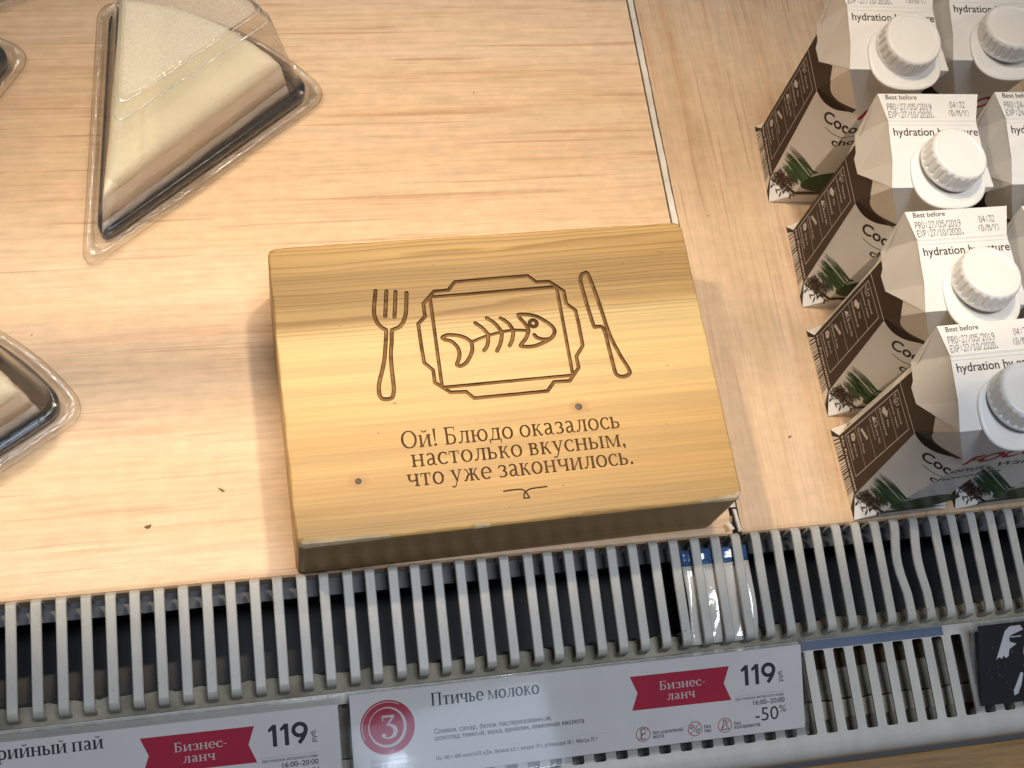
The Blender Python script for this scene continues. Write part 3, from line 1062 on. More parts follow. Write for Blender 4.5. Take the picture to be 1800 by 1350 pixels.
def wedge(d, z, r=0.013, L=TL, ang=TA):
    """rounded wedge outline, inset by d; local x runs along the straight right-hand side"""
    h = ang / 2
    t = d / math.sin(h)
    A = (t * math.cos(h), t * math.sin(h))
    LL = L - d
    a0 = math.asin(max(-1, min(1, d / LL)))
    B = (LL * math.cos(a0), LL * math.sin(a0))
    Cc = (LL * math.cos(ang - a0), LL * math.sin(ang - a0))
    r = max(0.004, r - d * .25)

    def bez(p0, p1, p2, n):
        return [tuple((1 - s) ** 2 * p0[j] + 2 * s * (1 - s) * p1[j] + s * s * p2[j] for j in (0, 1)) for s in [k / n for k in range(n + 1)]]

    def along(p, q, dist):
        L_ = math.hypot(q[0] - p[0], q[1] - p[1])
        return (p[0] + (q[0] - p[0]) * dist / L_, p[1] + (q[1] - p[1]) * dist / L_)
    da = r / LL
    b1 = (LL * math.cos(a0 + da), LL * math.sin(a0 + da))
    c1 = (LL * math.cos(ang - a0 - da), LL * math.sin(ang - a0 - da))
    pts = bez(along(A, Cc, r * 1.25), A, along(A, B, r * 1.25), 10)
    s0, s1 = pts[-1], along(B, A, r)
    pts += [(s0[0] + (s1[0] - s0[0]) * k / 18, s0[1] + (s1[1] - s0[1]) * k / 18) for k in range(1, 18)]
    pts += bez(s1, B, b1, 8)
    pts += [(LL * math.cos(a0 + da + (ang - 2 * a0 - 2 * da) * k / 16), LL * math.sin(a0 + da + (ang - 2 * a0 - 2 * da) * k / 16)) for k in range(1, 16)]
    pts += bez(c1, Cc, along(Cc, A, r), 8)
    s0, s1 = along(Cc, A, r), along(A, Cc, r * 1.25)
    pts += [(s0[0] + (s1[0] - s0[0]) * k / 18, s0[1] + (s1[1] - s0[1]) * k / 18) for k in range(1, 18)]
    return [(x, y, z) for x, y in pts]


def cake_box(loc, rot, label, group, dome=0.085):
    root = empty('cake_box', loc, rot)
    tag(root, label, 'cake box', group)
    # black tray
    q = MB()
    q.loft([wedge(-.0004, .0012), wedge(-.0016, .0030), wedge(-.0016, .0088), wedge(-.0004, .0102), wedge(.0016, .0100), wedge(.0030, .0066), wedge(.0048, .0050)], 'tray', True, cap0=True, cap1=True, smooth=True)
    q.build('tray', root)
    # clear lid: rim with crimped bead, tall drafted wall, stepped top
    q = MB()
    rings = [wedge(-.0098, .0022), wedge(-.0096, .0034), wedge(-.0084, .0036), wedge(-.0076, .0056), wedge(-.0058, .0060), wedge(-.0049, .0040), wedge(-.0038, .0042), wedge(-.0030, .0068)]
    for a in range(3, 5):
        rings[a] = [(x, y, z + .0007 * math.sin(i * 1.9) * R.random()) for i, (x, y, z) in enumerate(rings[a])]
    q.loft(rings[:4], 'clam_flange', True, smooth=True)
    q.loft(rings[3:6], 'clam_bead', True, smooth=True)
    q.loft(rings[5:], 'clam_flange', True, smooth=True)
    for d_, z_, w_ in ((-.0097, .0030, .00035), (-.0043, .0042, .0002)):
        o_, i_ = wedge(d_ - w_, z_), wedge(d_ + w_, z_)
        q.loft([o_, [(x, y, z + 2 * w_) for x, y, z in wedge(d_, z_)], i_], 'clam_edge', True, smooth=True)
    q.build('lid_rim', root)
    q = MB()
    r0 = [wedge(-.0030, .0068), wedge(-.0018, .0106), wedge(.0005, .0112)]
    for k in range(1, 7):
        t = k / 6
        r0.append(wedge(0.0005 + .0128 * t, .0112 + (dome - .010 - .0112) * t))
    r0 += [wedge(.0142, dome - .0092), wedge(.0152, dome - .0082), wedge(.0166, dome - .0018), wedge(.0172, dome - .0004), wedge(.0182, dome)]
    q.loft(r0[:4], 'clam_low', True, smooth=True)
    q.loft(r0[3:], 'clam', True, smooth=True)
    for d_, z_, w_ in ((.0146, dome - .0086, .00035), (.0176, dome, .0003)):
        o_, i_ = wedge(d_ - w_, z_ - w_), wedge(d_ + w_, z_ + w_ * .5)
        q.loft([o_, [(x, y, z + 1.6 * w_) for x, y, z in wedge(d_, z_)], i_], 'clam_crease', True, smooth=True)
    q.build('lid', root)
    q = MB()
    q.loft([wedge(.0182, dome), wedge(.0188, dome - .0003), wedge(.0196, dome)], 'clam', True, smooth=True)
    ring = wedge(.0196, dome)
    q.add(ring, [tuple(range(len(ring)))], 'clam_fog')
    q.build('lid_top', root)
    # raised snap tabs on the rim
    for (u, side) in ((.045, 0), (.128, 0), (.060, 1), (.125, 1)):
        q = MB()
        a = 0 if side == 0 else TA
        s = -1 if side == 0 else 1
        w, hgt = .009, .0028
        pts = []
        for zz, gg in ((.0036, 1.0), (.0036 + hgt, .72)):
            ring = []
            for k in range(14):
                t = 2 * PI * k / 14
                lx, ly = u + w * gg * math.cos(t) * (1 + .15 * abs(math.sin(2 * t))), s * (.0058 + .0024 * gg * math.sin(t))
                ring.append((lx * math.cos(a) - ly * math.sin(a), lx * math.sin(a) + ly * math.cos(a), zz))
            pts.append(ring)
        q.loft(pts, 'clam_flange', True, cap1=True, smooth=True)
        q.build('snap_tab', root)
    return root


def cake_slice(loc, rot, label, group, height=.036, dark=False, ang=rad(45), Rc=.136):
    """a slice: souffle top over a paler layer; rough outer rim"""
    root = empty('cake_slice', loc, rot)
    tag(root, label, 'cake slice', group)
    na = 34

    def ring(d, z, jag):
        """wedge outline inset by d (outwards when negative), edges roughened"""
        t = d / math.sin(ang / 2)
        T = (t * math.cos(ang / 2), t * math.sin(ang / 2))
        Ra = Rc - d
        e = math.asin(d / Ra)
        B_ = (Ra * math.cos(e), Ra * math.sin(e))
        C_ = (Ra * math.cos(ang - e), Ra * math.sin(ang - e))
        pts = [T]
        for k in range(1, 24):
            s_ = k / 24
            pts.append((T[0] + (B_[0] - T[0]) * s_, T[1] + (B_[1] - T[1]) * s_ + jag * R.uniform(-.5, .5)))
        for k in range(na + 1):
            a_ = e + (ang - 2 * e) * k / na
            rr = Ra + (jag * (R.uniform(-1.0, .5) + .8 * math.sin(k * 1.7 + z * 300)) if 0 < k < na else 0)
            pts.append((rr * math.cos(a_), rr * math.sin(a_)))
        for k in range(1, 24):
            s_ = 1 - k / 24
            pts.append((T[0] + (C_[0] - T[0]) * s_ + jag * R.uniform(-.4, .4), T[1] + (C_[1] - T[1]) * s_))
        return [(x, y, z) for x, y in pts]
    top_k, side_k, low_k = ('choc_cake',) * 3 if dark else ('cake_top', 'mousse', 'sponge')
    hs = height * .30
    q = MB()
    q.loft([ring(-.0042, 0, .0009), ring(-.0034, hs * .5, .0009), ring(-.0026, hs, .0008)], low_k, True, cap0=True, smooth=True)
    q.build('sponge_layer', root)
    q = MB()
    rr = ring(-.0027, hs, .0006)
    q.loft([rr, ring(-.0016, hs + (height - hs) * .35, .0006), ring(-.0005, height - .0072, .0004)], side_k, True, cap0=True, smooth=True)
    prof = [ring(-.0004, height - .0075, .0005)] + [ring(-.0004 + .0062 * (1 - math.cos(PI / 2 * k / 5)), height - .0075 + .0075 * math.sin(PI / 2 * k / 5), .0004) for k in range(1, 6)]
    q.loft(prof, top_k, True, smooth=True)
    r2 = prof[-1]
    # top surface as a fan of rings so that it can undulate
    inner = []
    c = (Rc * .6 * math.cos(ang / 2), Rc * .6 * math.sin(ang / 2))
    prev = r2
    for s in (.75, .45, .15):
        cur = [(c[0] + (x - c[0]) * s, c[1] + (y - c[1]) * s, height) for x, y, z in r2]
        inner.append(cur)
    q.loft([r2] + inner, top_k, True, cap1=True)
    q.build('souffle_layer', root)
    return root


GB = 'clear cake boxes at the left of the shelf'
GC = 'cake slices inside the clear boxes'
ROT1 = rad(37.7)
A1 = (-0.0985, 0.2088)


def place_box(B, rot):
    """tip position for a box whose right-hand corner stands at B"""
    return (B[0] - TL * math.cos(rot), B[1] - TL * math.sin(rot), 0)


cake_box((A1[0], A1[1], 0), ROT1, 'largest clear wedge box in view, holding the pale cake slice behind the wood block', GB)
cake_slice((-0.0925, 0.2204, .0054), rad(39.6), 'pale cream cake slice with a fogged lid over it, behind the wood block', GC)
r2 = rad(33.0)
t2 = place_box((-0.1195, 0.1050), r2)
cake_box(t2, r2, 'clear wedge box at the left edge level with the block, corner turned to the block', GB)
cake_slice((t2[0] + .0126 * math.cos(r2 + .42), t2[1] + .0126 * math.sin(r2 + .42), .0054), r2 + .03, 'beige cake slice cut off by the left edge, level with the wood block', GC)
r3 = rad(57.0)
t3 = place_box((-0.1485, 0.3395), r3)
cake_box(t3, r3, 'clear wedge box near the top left corner, only its black-trayed corner in view', GB)
r4 = rad(28.0)
t4 = (-0.224, 0.350, 0)
cake_box(t4, r4, 'clear box in the very top left corner, only its rim in view', GB)

# ------------------------------------------------------------------ drink cartons
CW, CD = 60.0, 58.0
ZB, ZT, ZC = 9.0, 98.0, 138.0      # flare, shoulder, front fold (mm)
BK = 7.5


def leg(z):
    if z < ZB:
        return 13.0 * max(z, 0) / ZB
    return 13.0 + (21.0 - 13.0) * (z - ZB) / (ZT - ZB) if z <= ZT else max(0.0, 21.0 * (ZC - z) / (ZC - ZT))


def lean(z):
    return 0.0 if z <= ZT else 6.0 * (z - ZT) / (ZC - ZT)


def wrap(s, z, h=0.0):
    """front-left facet from s=0, then the front face; mm -> metres"""
    a = leg(z)
    w = a * math.sqrt(2)
    if s <= w:
        c = s / math.sqrt(2)
        x, y = c - h * .7071, lean(z) + a - c - h * .7071
    else:
        x, y = a + (s - w), lean(z) - h
    return (x / 1000, y / 1000, z / 1000)


def make_carton_body(stamp):
    q = MB()
    P = lambda pts: [tuple(c / 1000 for c in p) for p in pts]
    W, D = CW, CD
    base = [(0, 0, .3), (W, 0, .3), (W, D, .3), (0, D, .3)]
    ob = [(13, 0, ZB), (W - 13, 0, ZB), (W, 13, ZB), (W, D - BK, ZB), (W - BK, D, ZB), (BK, D, ZB), (0, D - BK, ZB), (0, 13, ZB)]
    ot = [(21, 0, ZT), (W - 21, 0, ZT), (W, 21, ZT), (W, D - BK, ZT), (W - BK, D, ZT), (BK, D, ZT), (0, D - BK, ZT), (0, 21, ZT)]
    q.add(P(base), [(3, 2, 1, 0)], 'carton')
    # flared foot: four trapezoids and four little corner triangles
    allv = P(base + ob)
    q.add(allv, [(0, 1, 5, 4), (1, 2, 7, 6), (2, 3, 9, 8), (3, 0, 11, 10), (0, 4, 11), (1, 6, 5), (2, 8, 7), (3, 10, 9)], 'carton')
    # octagonal body
    ov = P(ob + ot)
    q.add(ov, [(i, (i + 1) % 8, 8 + (i + 1) % 8, 8 + i) for i in range(8)], 'carton')
    # shoulder and top
    TFL, TFR = (0, 6, ZC), (W, 6, ZC)
    TBL, TBR = (0, D + 3.0, 145.5), (W, D + 3.0, 145.5)
    ML, MR = (4.2, 45, 143.5), (W - 4.2, 45, 143.5)
    FL, FR = (3.0, 21, 140.3), (W - 3.0, 21, 140.3)
    q.add(P([ot[0], ot[1], TFR, TFL]), [(0, 1, 2, 3)], 'carton')
    q.add(P([ot[7], ot[0], TFL]), [(0, 1, 2)], 'carton')
    q.add(P([ot[1], ot[2], TFR]), [(0, 1, 2)], 'carton')
    q.add(P([ot[5], ot[4], TBR, TBL]), [(3, 2, 1, 0)], 'carton')
    for sx in (0, 1):
        m = (lambda p: p) if sx == 0 else (lambda p: (W - p[0], p[1], p[2]))
        fl = (lambda f: f) if sx == 0 else (lambda f: tuple(reversed(f)))
        o6, o7, o5 = ot[6], ot[7], ot[5]
        # wall under the folded ear, facing sideways
        side = [o7, o6, (0, D - BK, 114.5), (0, 45.2, 111.5), (0, 42.5, 109), (0, 33.5, 108), (0, 21, 121)]
        side = [m(p) for p in side]
        q.add(P(side), [fl((0, 6, 5, 4, 3, 2, 1))], 'carton')
        bc = [m(p) for p in (o6, o5, TBL, (0, D - BK, 114.5))]
        q.add(P(bc), [fl((0, 3, 2, 1))], 'carton')
        fc = [m(p) for p in (o7, (0, 21, 121), TFL)]
        q.add(P(fc), [fl((0, 2, 1))], 'carton')
        # folded ear: hangs out over the side wall, pinched at the seam
        e = [TFL, (-.6, 33.5, 106.5), (-1.3, 42.5, 107.5), (-.9, 45.2, 110.5), (-.6, D - 3, 113.0), TBL, ML, FL]
        e = [m(p) for p in e]
        q.add(P(e), [fl((0, 1, 7)), fl((1, 6, 7)), fl((1, 2, 6)), fl((2, 3, 6)), fl((3, 4, 6)), fl((4, 5, 6))], 'carton')
    q.add(P([TFL, TFR, FR, FL, ML, MR, TBR, TBL]), [(0, 1, 2, 3), (3, 2, 5, 4), (4, 5, 6, 7)], 'carton')
    # transverse seam, folded flat towards the back
    def top(x, y, h=0.0):
        if y <= 21:
            z = ZC + (140.3 - ZC) * (y - 6) / 15
        elif y <= 45:
            z = 140.3 + 3.2 * (y - 21) / 24
        else:
            z = 143.5 + 2.0 * (y - 45) / (D + 3.0 - 45)
        return (x / 1000, y / 1000, (z + h) / 1000)
    sl = []
    for (y, h) in ((42.0, .04), (42.3, .30), (43.0, .34), (43.6, .22), (44.2, .5), (44.6, .75), (45.2, .75), (45.5, .04)):
        sl.append([top(4.2 + 51.6 * k / 6, y, h) for k in range(7)])
    q.loft(sl, 'carton', False)
    soften(q, .0007)
    # ---- print on the left side
    left = Print()
    LX = lambda y: D - y          # reading direction runs back to front
    def lf(s, z, h):
        y = D - s
        x = 0.0
        if z < ZB:
            pass
        return ((x - h) / 1000, y / 1000, z / 1000)
    yl = lambda z: D - (BK + 0)   # not used
    left.poly([(BK, ZB), (D - 13, ZB), (D - 21 + .05, ZT - .2), (BK, ZT - .2)], 'brown', 1)
    left.poly([(BK, ZT - .2), (D - 21, ZT - .2), (43, 114), (37, 120.4), (24.5, 107.4), (15.5, 108.4), (12.8, 111), (BK, 114)], 'brown', 1)
    left.polys(line_polys([(BK + .3, 95.6), (D - 21.2, 95.6)], .55), 'label_white', 2)
    box = [(10.2, 17.2), (36.0, 17.2), (33.2, 91.0), (10.2, 91.0)]
    left.polys(line_polys(box, .42, True), 'label_white', 2)
    def rx(z):
        return 36.0 - 2.8 * (z - 17.2) / 73.8
    for k in range(1, 5):
        zz = 91.0 - 14.75 * k
        left.polys(line_polys([(10.4 + (5 if k % 2 else 0), zz), (rx(zz) - .2, zz)], .3), 'label_white', 2)
    txt = [('Natural', 19.2, 84.2, 3.0), ('coconut water', 11.4, 79.6, 2.9), ('No', 20.5, 70.2, 3.2), ('Cholesterol', 11.4, 65.0, 3.4), ('Low fat', 19.2, 55.4, 3.3),
           ('with natural fibre', 11.6, 51.4, 2.0), ('Gluten Free', 11.8, 34.4, 3.3), ('Rich in', 18.6, 24.6, 3.0), ('Electrolytes', 11.6, 19.6, 3.2)]
    for t, s, z, sz in txt:
        left.tri(sans(t, sz, s, z, .08), 'label_white', 2)
    left.tri(sans('No Preservatives', 4.2, BK + 1.6, 11.6, .25, width=34.5), 'label_white', 2)
    # icons: leaves, coconut, sachet, wheat ear, bottle
    for a in (-35, 0, 35):
        lx, lz = 14.6, 83.6
        ca, sa = math.sin(rad(a)), math.cos(rad(a))
        leaf = [(lx, lz), (lx + 3.2 * ca - 1.1 * sa, lz + 3.2 * sa + 1.1 * ca), (lx + 5.6 * ca, lz + 5.6 * sa), (lx + 3.2 * ca + 1.1 * sa, lz + 3.2 * sa - 1.1 * ca)]
        left.polys(line_polys(leaf, .35, True), 'label_white', 2)
    left.poly(disc(14.6, 70.6, 2.2, 16), 'label_white', 2)
    left.poly([(14.0, 71.5), (17.6, 69.8), (19.0, 72.4), (16.4, 74.6)], 'label_white', 3)
    left.poly(disc(17.6, 69.6, .9, 10), 'brown', 4)
    left.poly([(12.2, 55.2), (15.0, 59.8), (15.9, 55.2)], 'label_white', 2)
    left.polys(line_polys([(16.4, 55.4), (18.6, 55.4), (18.6, 59.4), (16.4, 59.4)], .45, True), 'label_white', 2)
    for k in range(5):
        left.poly([(13.6 + 1.5 * k, 38.4 + .8 * k), (15.4 + 1.5 * k, 38.2 + .8 * k), (16.0 + 1.5 * k, 40.2 + .8 * k), (14.2 + 1.5 * k, 41.0 + .8 * k)], 'label_white', 2)
    left.poly([(12.2, 24.8), (16.0, 24.2), (17.2, 27.2), (15.4, 29.6), (12.6, 29.0)], 'label_white', 2)
    left.poly(disc(14.4, 27.0, .7, 8), 'brown', 3)
    left.put(q, lf, .05)
    # foot of the left side: bar pattern on white between brown ends (the foot flares out, so it has its own plane)
    foot = Print()
    foot.poly([(0.2, .4), (7.6, 9.9), (BK + 1.5, 9.9), (4.5, .4)], 'brown', 1)
    foot.poly([(D - 8, .4), (D - 14.4, 9.9), (D - 13.1, 9.9), (D - .3, .4)], 'brown', 1)
    s = 8.8
    rr = random.Random(5)
    while s < D - 15.5:
        w = rr.choice((.5, .5, .9, 1.3))
        foot.poly([(s - 2.2 * (D / 2 - s) / 30, .9), (s + w - 2.2 * (D / 2 - s) / 30, .9), (s + w, 9.2), (s, 9.2)], 'black_print', 1)
        s += w + rr.choice((.6, .9, 1.3))
    foot.put(q, lf, .05)
    # ---- print round the front-left facet and the front
    fp = Print()
    bl_ = smooth_path([(0, 95.6), (4.0, 93.0), (9.0, 91.6), (15.4, 92.8), (21.5, 96.8), (24.6, 99.2)], 5)
    bu_ = smooth_path([(24.0, 105.6), (20.5, 103.4), (14.0, 100.6), (8.0, 102.4), (3.6, 107.5), (0, 115)], 5)
    band = bl_ + bu_
    fp.poly(band, 'brown', 1)
    fp.tri(sans('Coconut', 12.2, 11.6, 79.6, .24, width=37.0, rot=rad(9)), 'black_print', 1)
    fp.tri(sans('Water', 12.0, 53.0, 86.6, .2, width=27.0, rot=rad(4)), 'black_print', 1)
    fp.polys(line_polys(smooth_path([(15.0, 76.0), (22.0, 75.6), (32.0, 79.0), (46.0, 82.6), (66.0, 84.4)], 6), .6), 'black_print', 1)
    fp.tri(sans('chocolate', 8.8, 23.0, 67.6, .2, width=40.0, rot=rad(11), shear=.12), 'black_print', 1)
    fp.tri(sans('FOCO', 12.4, 29.0, 97.0, .45, width=42.0, rot=rad(10), shear=.35), 'logo_red', 1)
    rr = random.Random(3)
    for k in range(64):
        t = rr.random()
        ox, oz = 25 - 10 * t + rr.uniform(-1.5, 1.5), 38 - 20 * t + rr.uniform(-1.5, 1.5)
        ex, ez = -2.0 + 5.0 * t + rr.uniform(-1.0, 3.0) + 3 * (1 - t) * rr.random(), 45 - 21 * t + rr.uniform(-2, 2)
        ex = max(ex, .5)
        L = math.hypot(ex - ox, ez - oz)
        w = rr.uniform(.25, .6)
        nx, nz = -(ez - oz) / L * w, (ex - ox) / L * w
        mx, mz = (ox * .45 + ex * .55), (oz * .45 + ez * .55) + .8
        fp.poly([(ox - nx, oz - nz), (ox + nx, oz + nz), (mx + nx, mz + nz), (ex, ez), (mx - nx, mz - nz)][::-1], 'green_light' if k % 11 == 4 else 'green', 1 + (k % 4))
    fp.poly([(40 + 21 * math.cos(t) - 2.0 * math.sin(t), 26.0 + 11.5 * math.sin(t) + 2.5 * math.cos(t)) for t in [2 * PI * k / 40 for k in range(40)]], 'coco', 6)
    for k in range(230):
        s, z = rr.gauss(7.5, 4.4), rr.gauss(14.0, 4.4)
        if s < 1.2 or z < 6.0 or z > 30:
            continue
        a, l, w = rr.uniform(0, PI), rr.uniform(.8, 3.2), rr.uniform(.25, .7)
        dx, dz = math.cos(a) * l, math.sin(a) * l
        nx, nz = -math.sin(a) * w, math.cos(a) * w
        fp.poly([(s - dx, z - dz), (s - nx, z - nz), (s + dx, z + dz), (s + nx, z + nz)], rr.choice(('choc', 'choc', 'choc', 'choc_light', 'black_print')), 7 + k % 5)
    fp.poly([(9, 12.4), (22, 14.2), (46, 15.0), (62, 12.2), (46, 10.4), (22, 10.5)], 'choc', 6)
    fp.poly([(12, 11.6), (24, 12.0), (40, 12.6), (24, 11.3)], 'choc_light', 12)
    k_ = math.sqrt(2) * 8.0 / 88.0
    w0, w1 = 13 * math.sqrt(2), 21 * math.sqrt(2)
    cuts = [(w0, ZB, 1.0, -k_), (w1, ZT, 40.0, w1), (0, ZT, 0, 1)]
    fp.put(q, wrap, .04, cuts)
    # back-left facet: small green sprig and lines of text
    bp_ = Print()
    for k in range(12):
        bp_.poly([(1.6, 30 + k * 4.6), (8.6, 30 + k * 4.6), (8.6, 30.7 + k * 4.6), (1.6, 30.7 + k * 4.6)], 'ink_light', 1)
    for k in range(7):
        bp_.poly([(2 + rr.uniform(0, 5), 13 + k), (4 + rr.uniform(0, 5), 15.5 + k), (3 + rr.uniform(0, 5), 16 + k)], 'green', 1 + k % 3)
    bp_.put(q, lambda s, z, h: ((BK - s * .7071 - h * .7071) / 1000, (D - s * .7071 + h * .7071) / 1000, z / 1000))
    # ---- print on the top
    tp = Print()
    tp.tri(sans('hydration by nature', 6.6, 6.0, 36.0, .09, width=50.0), 'brown', 1)
    tp.tri(sans('Best before', 3.9, 4.6, 57.4, .06, width=18.4), 'brown', 1)
    tp.polys(dots(stamp[0], 4.6, 31.2, 51.0, 55.0), 'ink_jet', 1)
    tp.polys(dots(stamp[1], 4.8, 32.4, 46.4, 50.3), 'ink_jet', 1)
    tp.polys(dots(stamp[2], 42.0, 51.4, 52.4, 56.2), 'ink_jet', 1)
    tp.polys(dots('(D/M/Y)', 40.4, 53.2, 47.4, 51.2), 'ink_jet', 1)
    tp.put(q, lambda x, y, h: top(x, y, h + .03), .05, ((0, 21, 0, 1), (0, 45, 0, 1)))
    return q


def make_cap():
    q = MB()
    n = 96
    prof = [(11.9, 0.6, 0), (11.9, 2.0, 0), (11.7, 2.3, 0), (11.8, 2.8, 1), (11.6, 9.8, 1), (11.2, 11.2, 0), (10.6, 11.9, 0), (9.9, 12.1, 0), (9.5, 12.0, 0), (9.2, 11.55, 0), (8.8, 11.45, 0), (1.0, 11.5, 0), (.5, 11.6, 0)]
    rings = []
    for r, z, rib in prof:
        ring = []
        for k in range(n):
            t = 2 * PI * k / n
            rr = r
            if rib:
                ph = (k % 4)
                rr = r - (.60 if ph == 0 else 0)
            ring.append((rr * 1.43 * math.cos(t) / 1000, rr * 1.43 * math.sin(t) / 1000, z * 1.08 / 1000))
        rings.append(ring)
    q.loft(rings[:3], 'cap', True, smooth=True)
    q.loft(rings[2:5], 'cap', True)
    q.loft(rings[4:], 'cap', True, cap1=True, smooth=True)
    return q


def make_flange():
    q = MB()
    n = 64

    def sup(rx, ry, z):
        out = []
        for k in range(n):
            t = 2 * PI * k / n
            c, s = math.cos(t), math.sin(t)
            e = 2.0 / 2.5
            out.append((rx * math.copysign(abs(c) ** e, c) / 1000, ry * math.copysign(abs(s) ** e, s) / 1000, z / 1000))
        return out
    q.loft([sup(21.6, 19.6, -.4), sup(21.6, 19.6, .4), sup(21.0, 19.0, .9), sup(19.4, 17.6, 1.15), sup(18.0, 16.2, 1.2), sup(16.0, 15.0, 1.7), sup(14.0, 13.0, 1.8)], 'cap', True, cap0=True, cap1=True, smooth=True)
    return q


STAMPS = [('PRO:27/05/2019', 'EXP:27/10/2020.', '04:32'), ('PRO:27/05/2019', 'EXP:27/10/2020.', '04:31'), ('PRO:24/05/2019', 'EXP:24/10/2020.', '04:32')]
GD = 'coconut drink cartons in two files on the shelf'
bodies = [make_carton_body(s) for s in STAMPS]
body_me = []
cap_o = flange_o = None
# (x, y, yaw, stamp, label)
CARTONS = [
    (.3215, .2180, -2.5, 0, 'rearmost drink carton of the near file, standing farthest from the grille beside the bare shelf'),
    (.3275, .1415, -2.0, 0, 'second drink carton from the back in the near file, its whole date stamp in view'),
    (.3275, .0675, 1.0, 0, 'third drink carton from the back in the near file, between the second and the foremost'),
    (.3285, .0012, 1.5, 1, 'foremost drink carton of the near file, touching the grille, stamped 04:31'),
    (.3860, .2225, -2.0, 2, 'rearmost drink carton of the far right file, in the top right corner'),
    (.3985, .1405, -1.5, 2, 'second drink carton from the back in the far right file, stamped PRO 24'),
    (.3960, .0680, 1.0, 2, 'third drink carton from the back in the far right file, only its corner in view'),
    (.3945, .0020, 1.5, 2, 'foremost drink carton of the far right file, only its palm print visible at the grille'),
]
proto = None
for k, (x, y, yaw, st, lab) in enumerate(CARTONS):
    root = empty('drink_carton', (x, y, 0), rad(yaw))
    tag(root, lab, 'drink carton', GD)
    same = [o for o in body_me if o[0] == st]
    if same:
        bo = same[0][1].copy()
        COL.objects.link(bo)
        bo.parent = root
    else:
        bo = bodies[st].build('carton', root)
        body_me.append((st, bo))
    if cap_o is None:
        flange_o = make_flange().build('cap_flange', root, (.0335, .0125, .1394), 0)
        cap_o = make_cap().build('cap', root, (.0338, .0176, .1412), 0)
        for o in (flange_o, cap_o):
            o.rotation_euler = (rad(7.5), 0, 0)
    else:
        for src in (flange_o, cap_o):
            c = src.copy()
            COL.objects.link(c)
            c.parent = root
            c.rotation_euler = (rad(7.5), 0, R.uniform(0, 6) if src is cap_o else 0)

# ------------------------------------------------------------------ the air grille in front of the shelf
grille = empty('air_grille', (0.15, -0.06, -0.02))
tag(grille, 'cream painted metal air grille of bent bars along the shelf front', 'grille')
GI = Matrix.Translation((-0.15, 0.06, 0.02))


def gbuild(q, name, bevel=None):
    q.v = [tuple(GI @ Vector(p)) for p in q.v]
    return q.build(name, grille, bevel=bevel)


def bar_path():
    """(y, z) centre line of the upper face: rear leg, rounded bend, sloping top, rounded bend, front leg"""
    P = [(-.0005, -.0125), (-.0005, .0022)]
    for k in range(1, 7):
        t = PI / 2 * k / 6
        P.append((-.0005 - .0036 * (1 - math.cos(t)), .0024 + .0036 * math.sin(t)))
    for k in range(1, 9):
        t = k / 9
        P.append((-.0041 + (-.0570 + .0041) * t, .0060 + (.0004 - .0060) * t))
    for k in range(0, 7):
        t = PI / 2 * k / 6
        P.append((-.0570 - .0046 * math.sin(t), -.0042 + .0046 * math.cos(t)))
    P.append((-.0616, -.0145))
    return P


PATH = bar_path()
NB = 53
BX = [-.1474 + .01245 * (i - 2) for i in range(NB)]
JIT = {24: .0012, 15: -.0004, 25: .0002}
for i, x in enumerate(BX):
    q = MB()
    w = .00275
    th = .0017
    rings = []
    N = len(PATH)
    x += JIT.get(i, 0) + R.uniform(-.00025, .00025)
    dz = R.uniform(-.0003, .0003)
    for k, (y, z) in enumerate(PATH):
        a = PATH[max(0, k - 1)]
        c = PATH[min(N - 1, k + 1)]
        ty, tz = c[0] - a[0], c[1] - a[1]
        L = math.hypot(ty, tz)
        ny, nz = (tz / L, -ty / L)        # outward (up / forward)
        t = max(0, min(1, (-.006 - y) / .052))
        bend = 0.0
        if i in (42, 43):                 # two bars knocked out of line
            bend = -.0027 * math.sin(PI * min(1, t / .80)) ** 1.4 * (1 if i == 42 else .72)
        xx = x + bend
        rings.append([(xx - w, y - ny * th, z - nz * th + dz), (xx - w, y - ny * .0005, z - nz * .0005 + dz), (xx - w + .0005, y, z + dz), (xx + w - .0005, y, z + dz),
                      (xx + w, y - ny * .0005, z - nz * .0005 + dz), (xx + w, y - ny * th, z - nz * th + dz)])
    q.loft(rings, 'grille', True, True, True)
    gbuild(q, 'bar')

X0, X1 = BX[0] - .02, BX[-1] + .02
q = MB()
q.box(X0, X1, -.0100, -.0004, -.0140, -.0122, 'flange')
gbuild(q, 'rear_flange')

# slotted apron: a sheet with rounded slots, rolled lip at the front
q = MB()
AY0, AY1 = -.0640, -.1195
az = lambda y: -.0122 - (AY0 - y) * math.tan(rad(6.0))
SY0, SY1 = -.0700, -.1163
V, F = [], []
rect_ = [(X0 * 1000, AY1 * 1000), (X1 * 1000, AY1 * 1000), (X1 * 1000, AY0 * 1000), (X0 * 1000, AY0 * 1000)]
V += [Vector(p) for p in rect_]
F.append([0, 1, 2, 3])
slots = []
for i in range(NB - 1):
    xc = (BX[i] + BX[i + 1]) / 2 * 1000 - .4
    hw, cr = 3.4, 1.2
    pts = []
    for (cxx, cyy, a0) in ((xc + hw - cr, SY1 * 1000 + cr, -90), (xc + hw - cr, SY0 * 1000 - cr, 0), (xc - hw + cr, SY0 * 1000 - cr, 90), (xc - hw + cr, SY1 * 1000 + cr, 180)):
        pts += [(cxx + cr * math.cos(rad(a0 + 18 * k)), cyy + cr * math.sin(rad(a0 + 18 * k))) for k in range(6)]
    slots.append(pts)
    F.append(list(range(len(V), len(V) + len(pts))))
    V += [Vector(p) for p in pts]
r = delaunay_2d_cdt(V, [], F, 1, 1e-4)
fs = [tuple(f) for f, of in zip(r[2], r[5]) if list(of) == [0]]
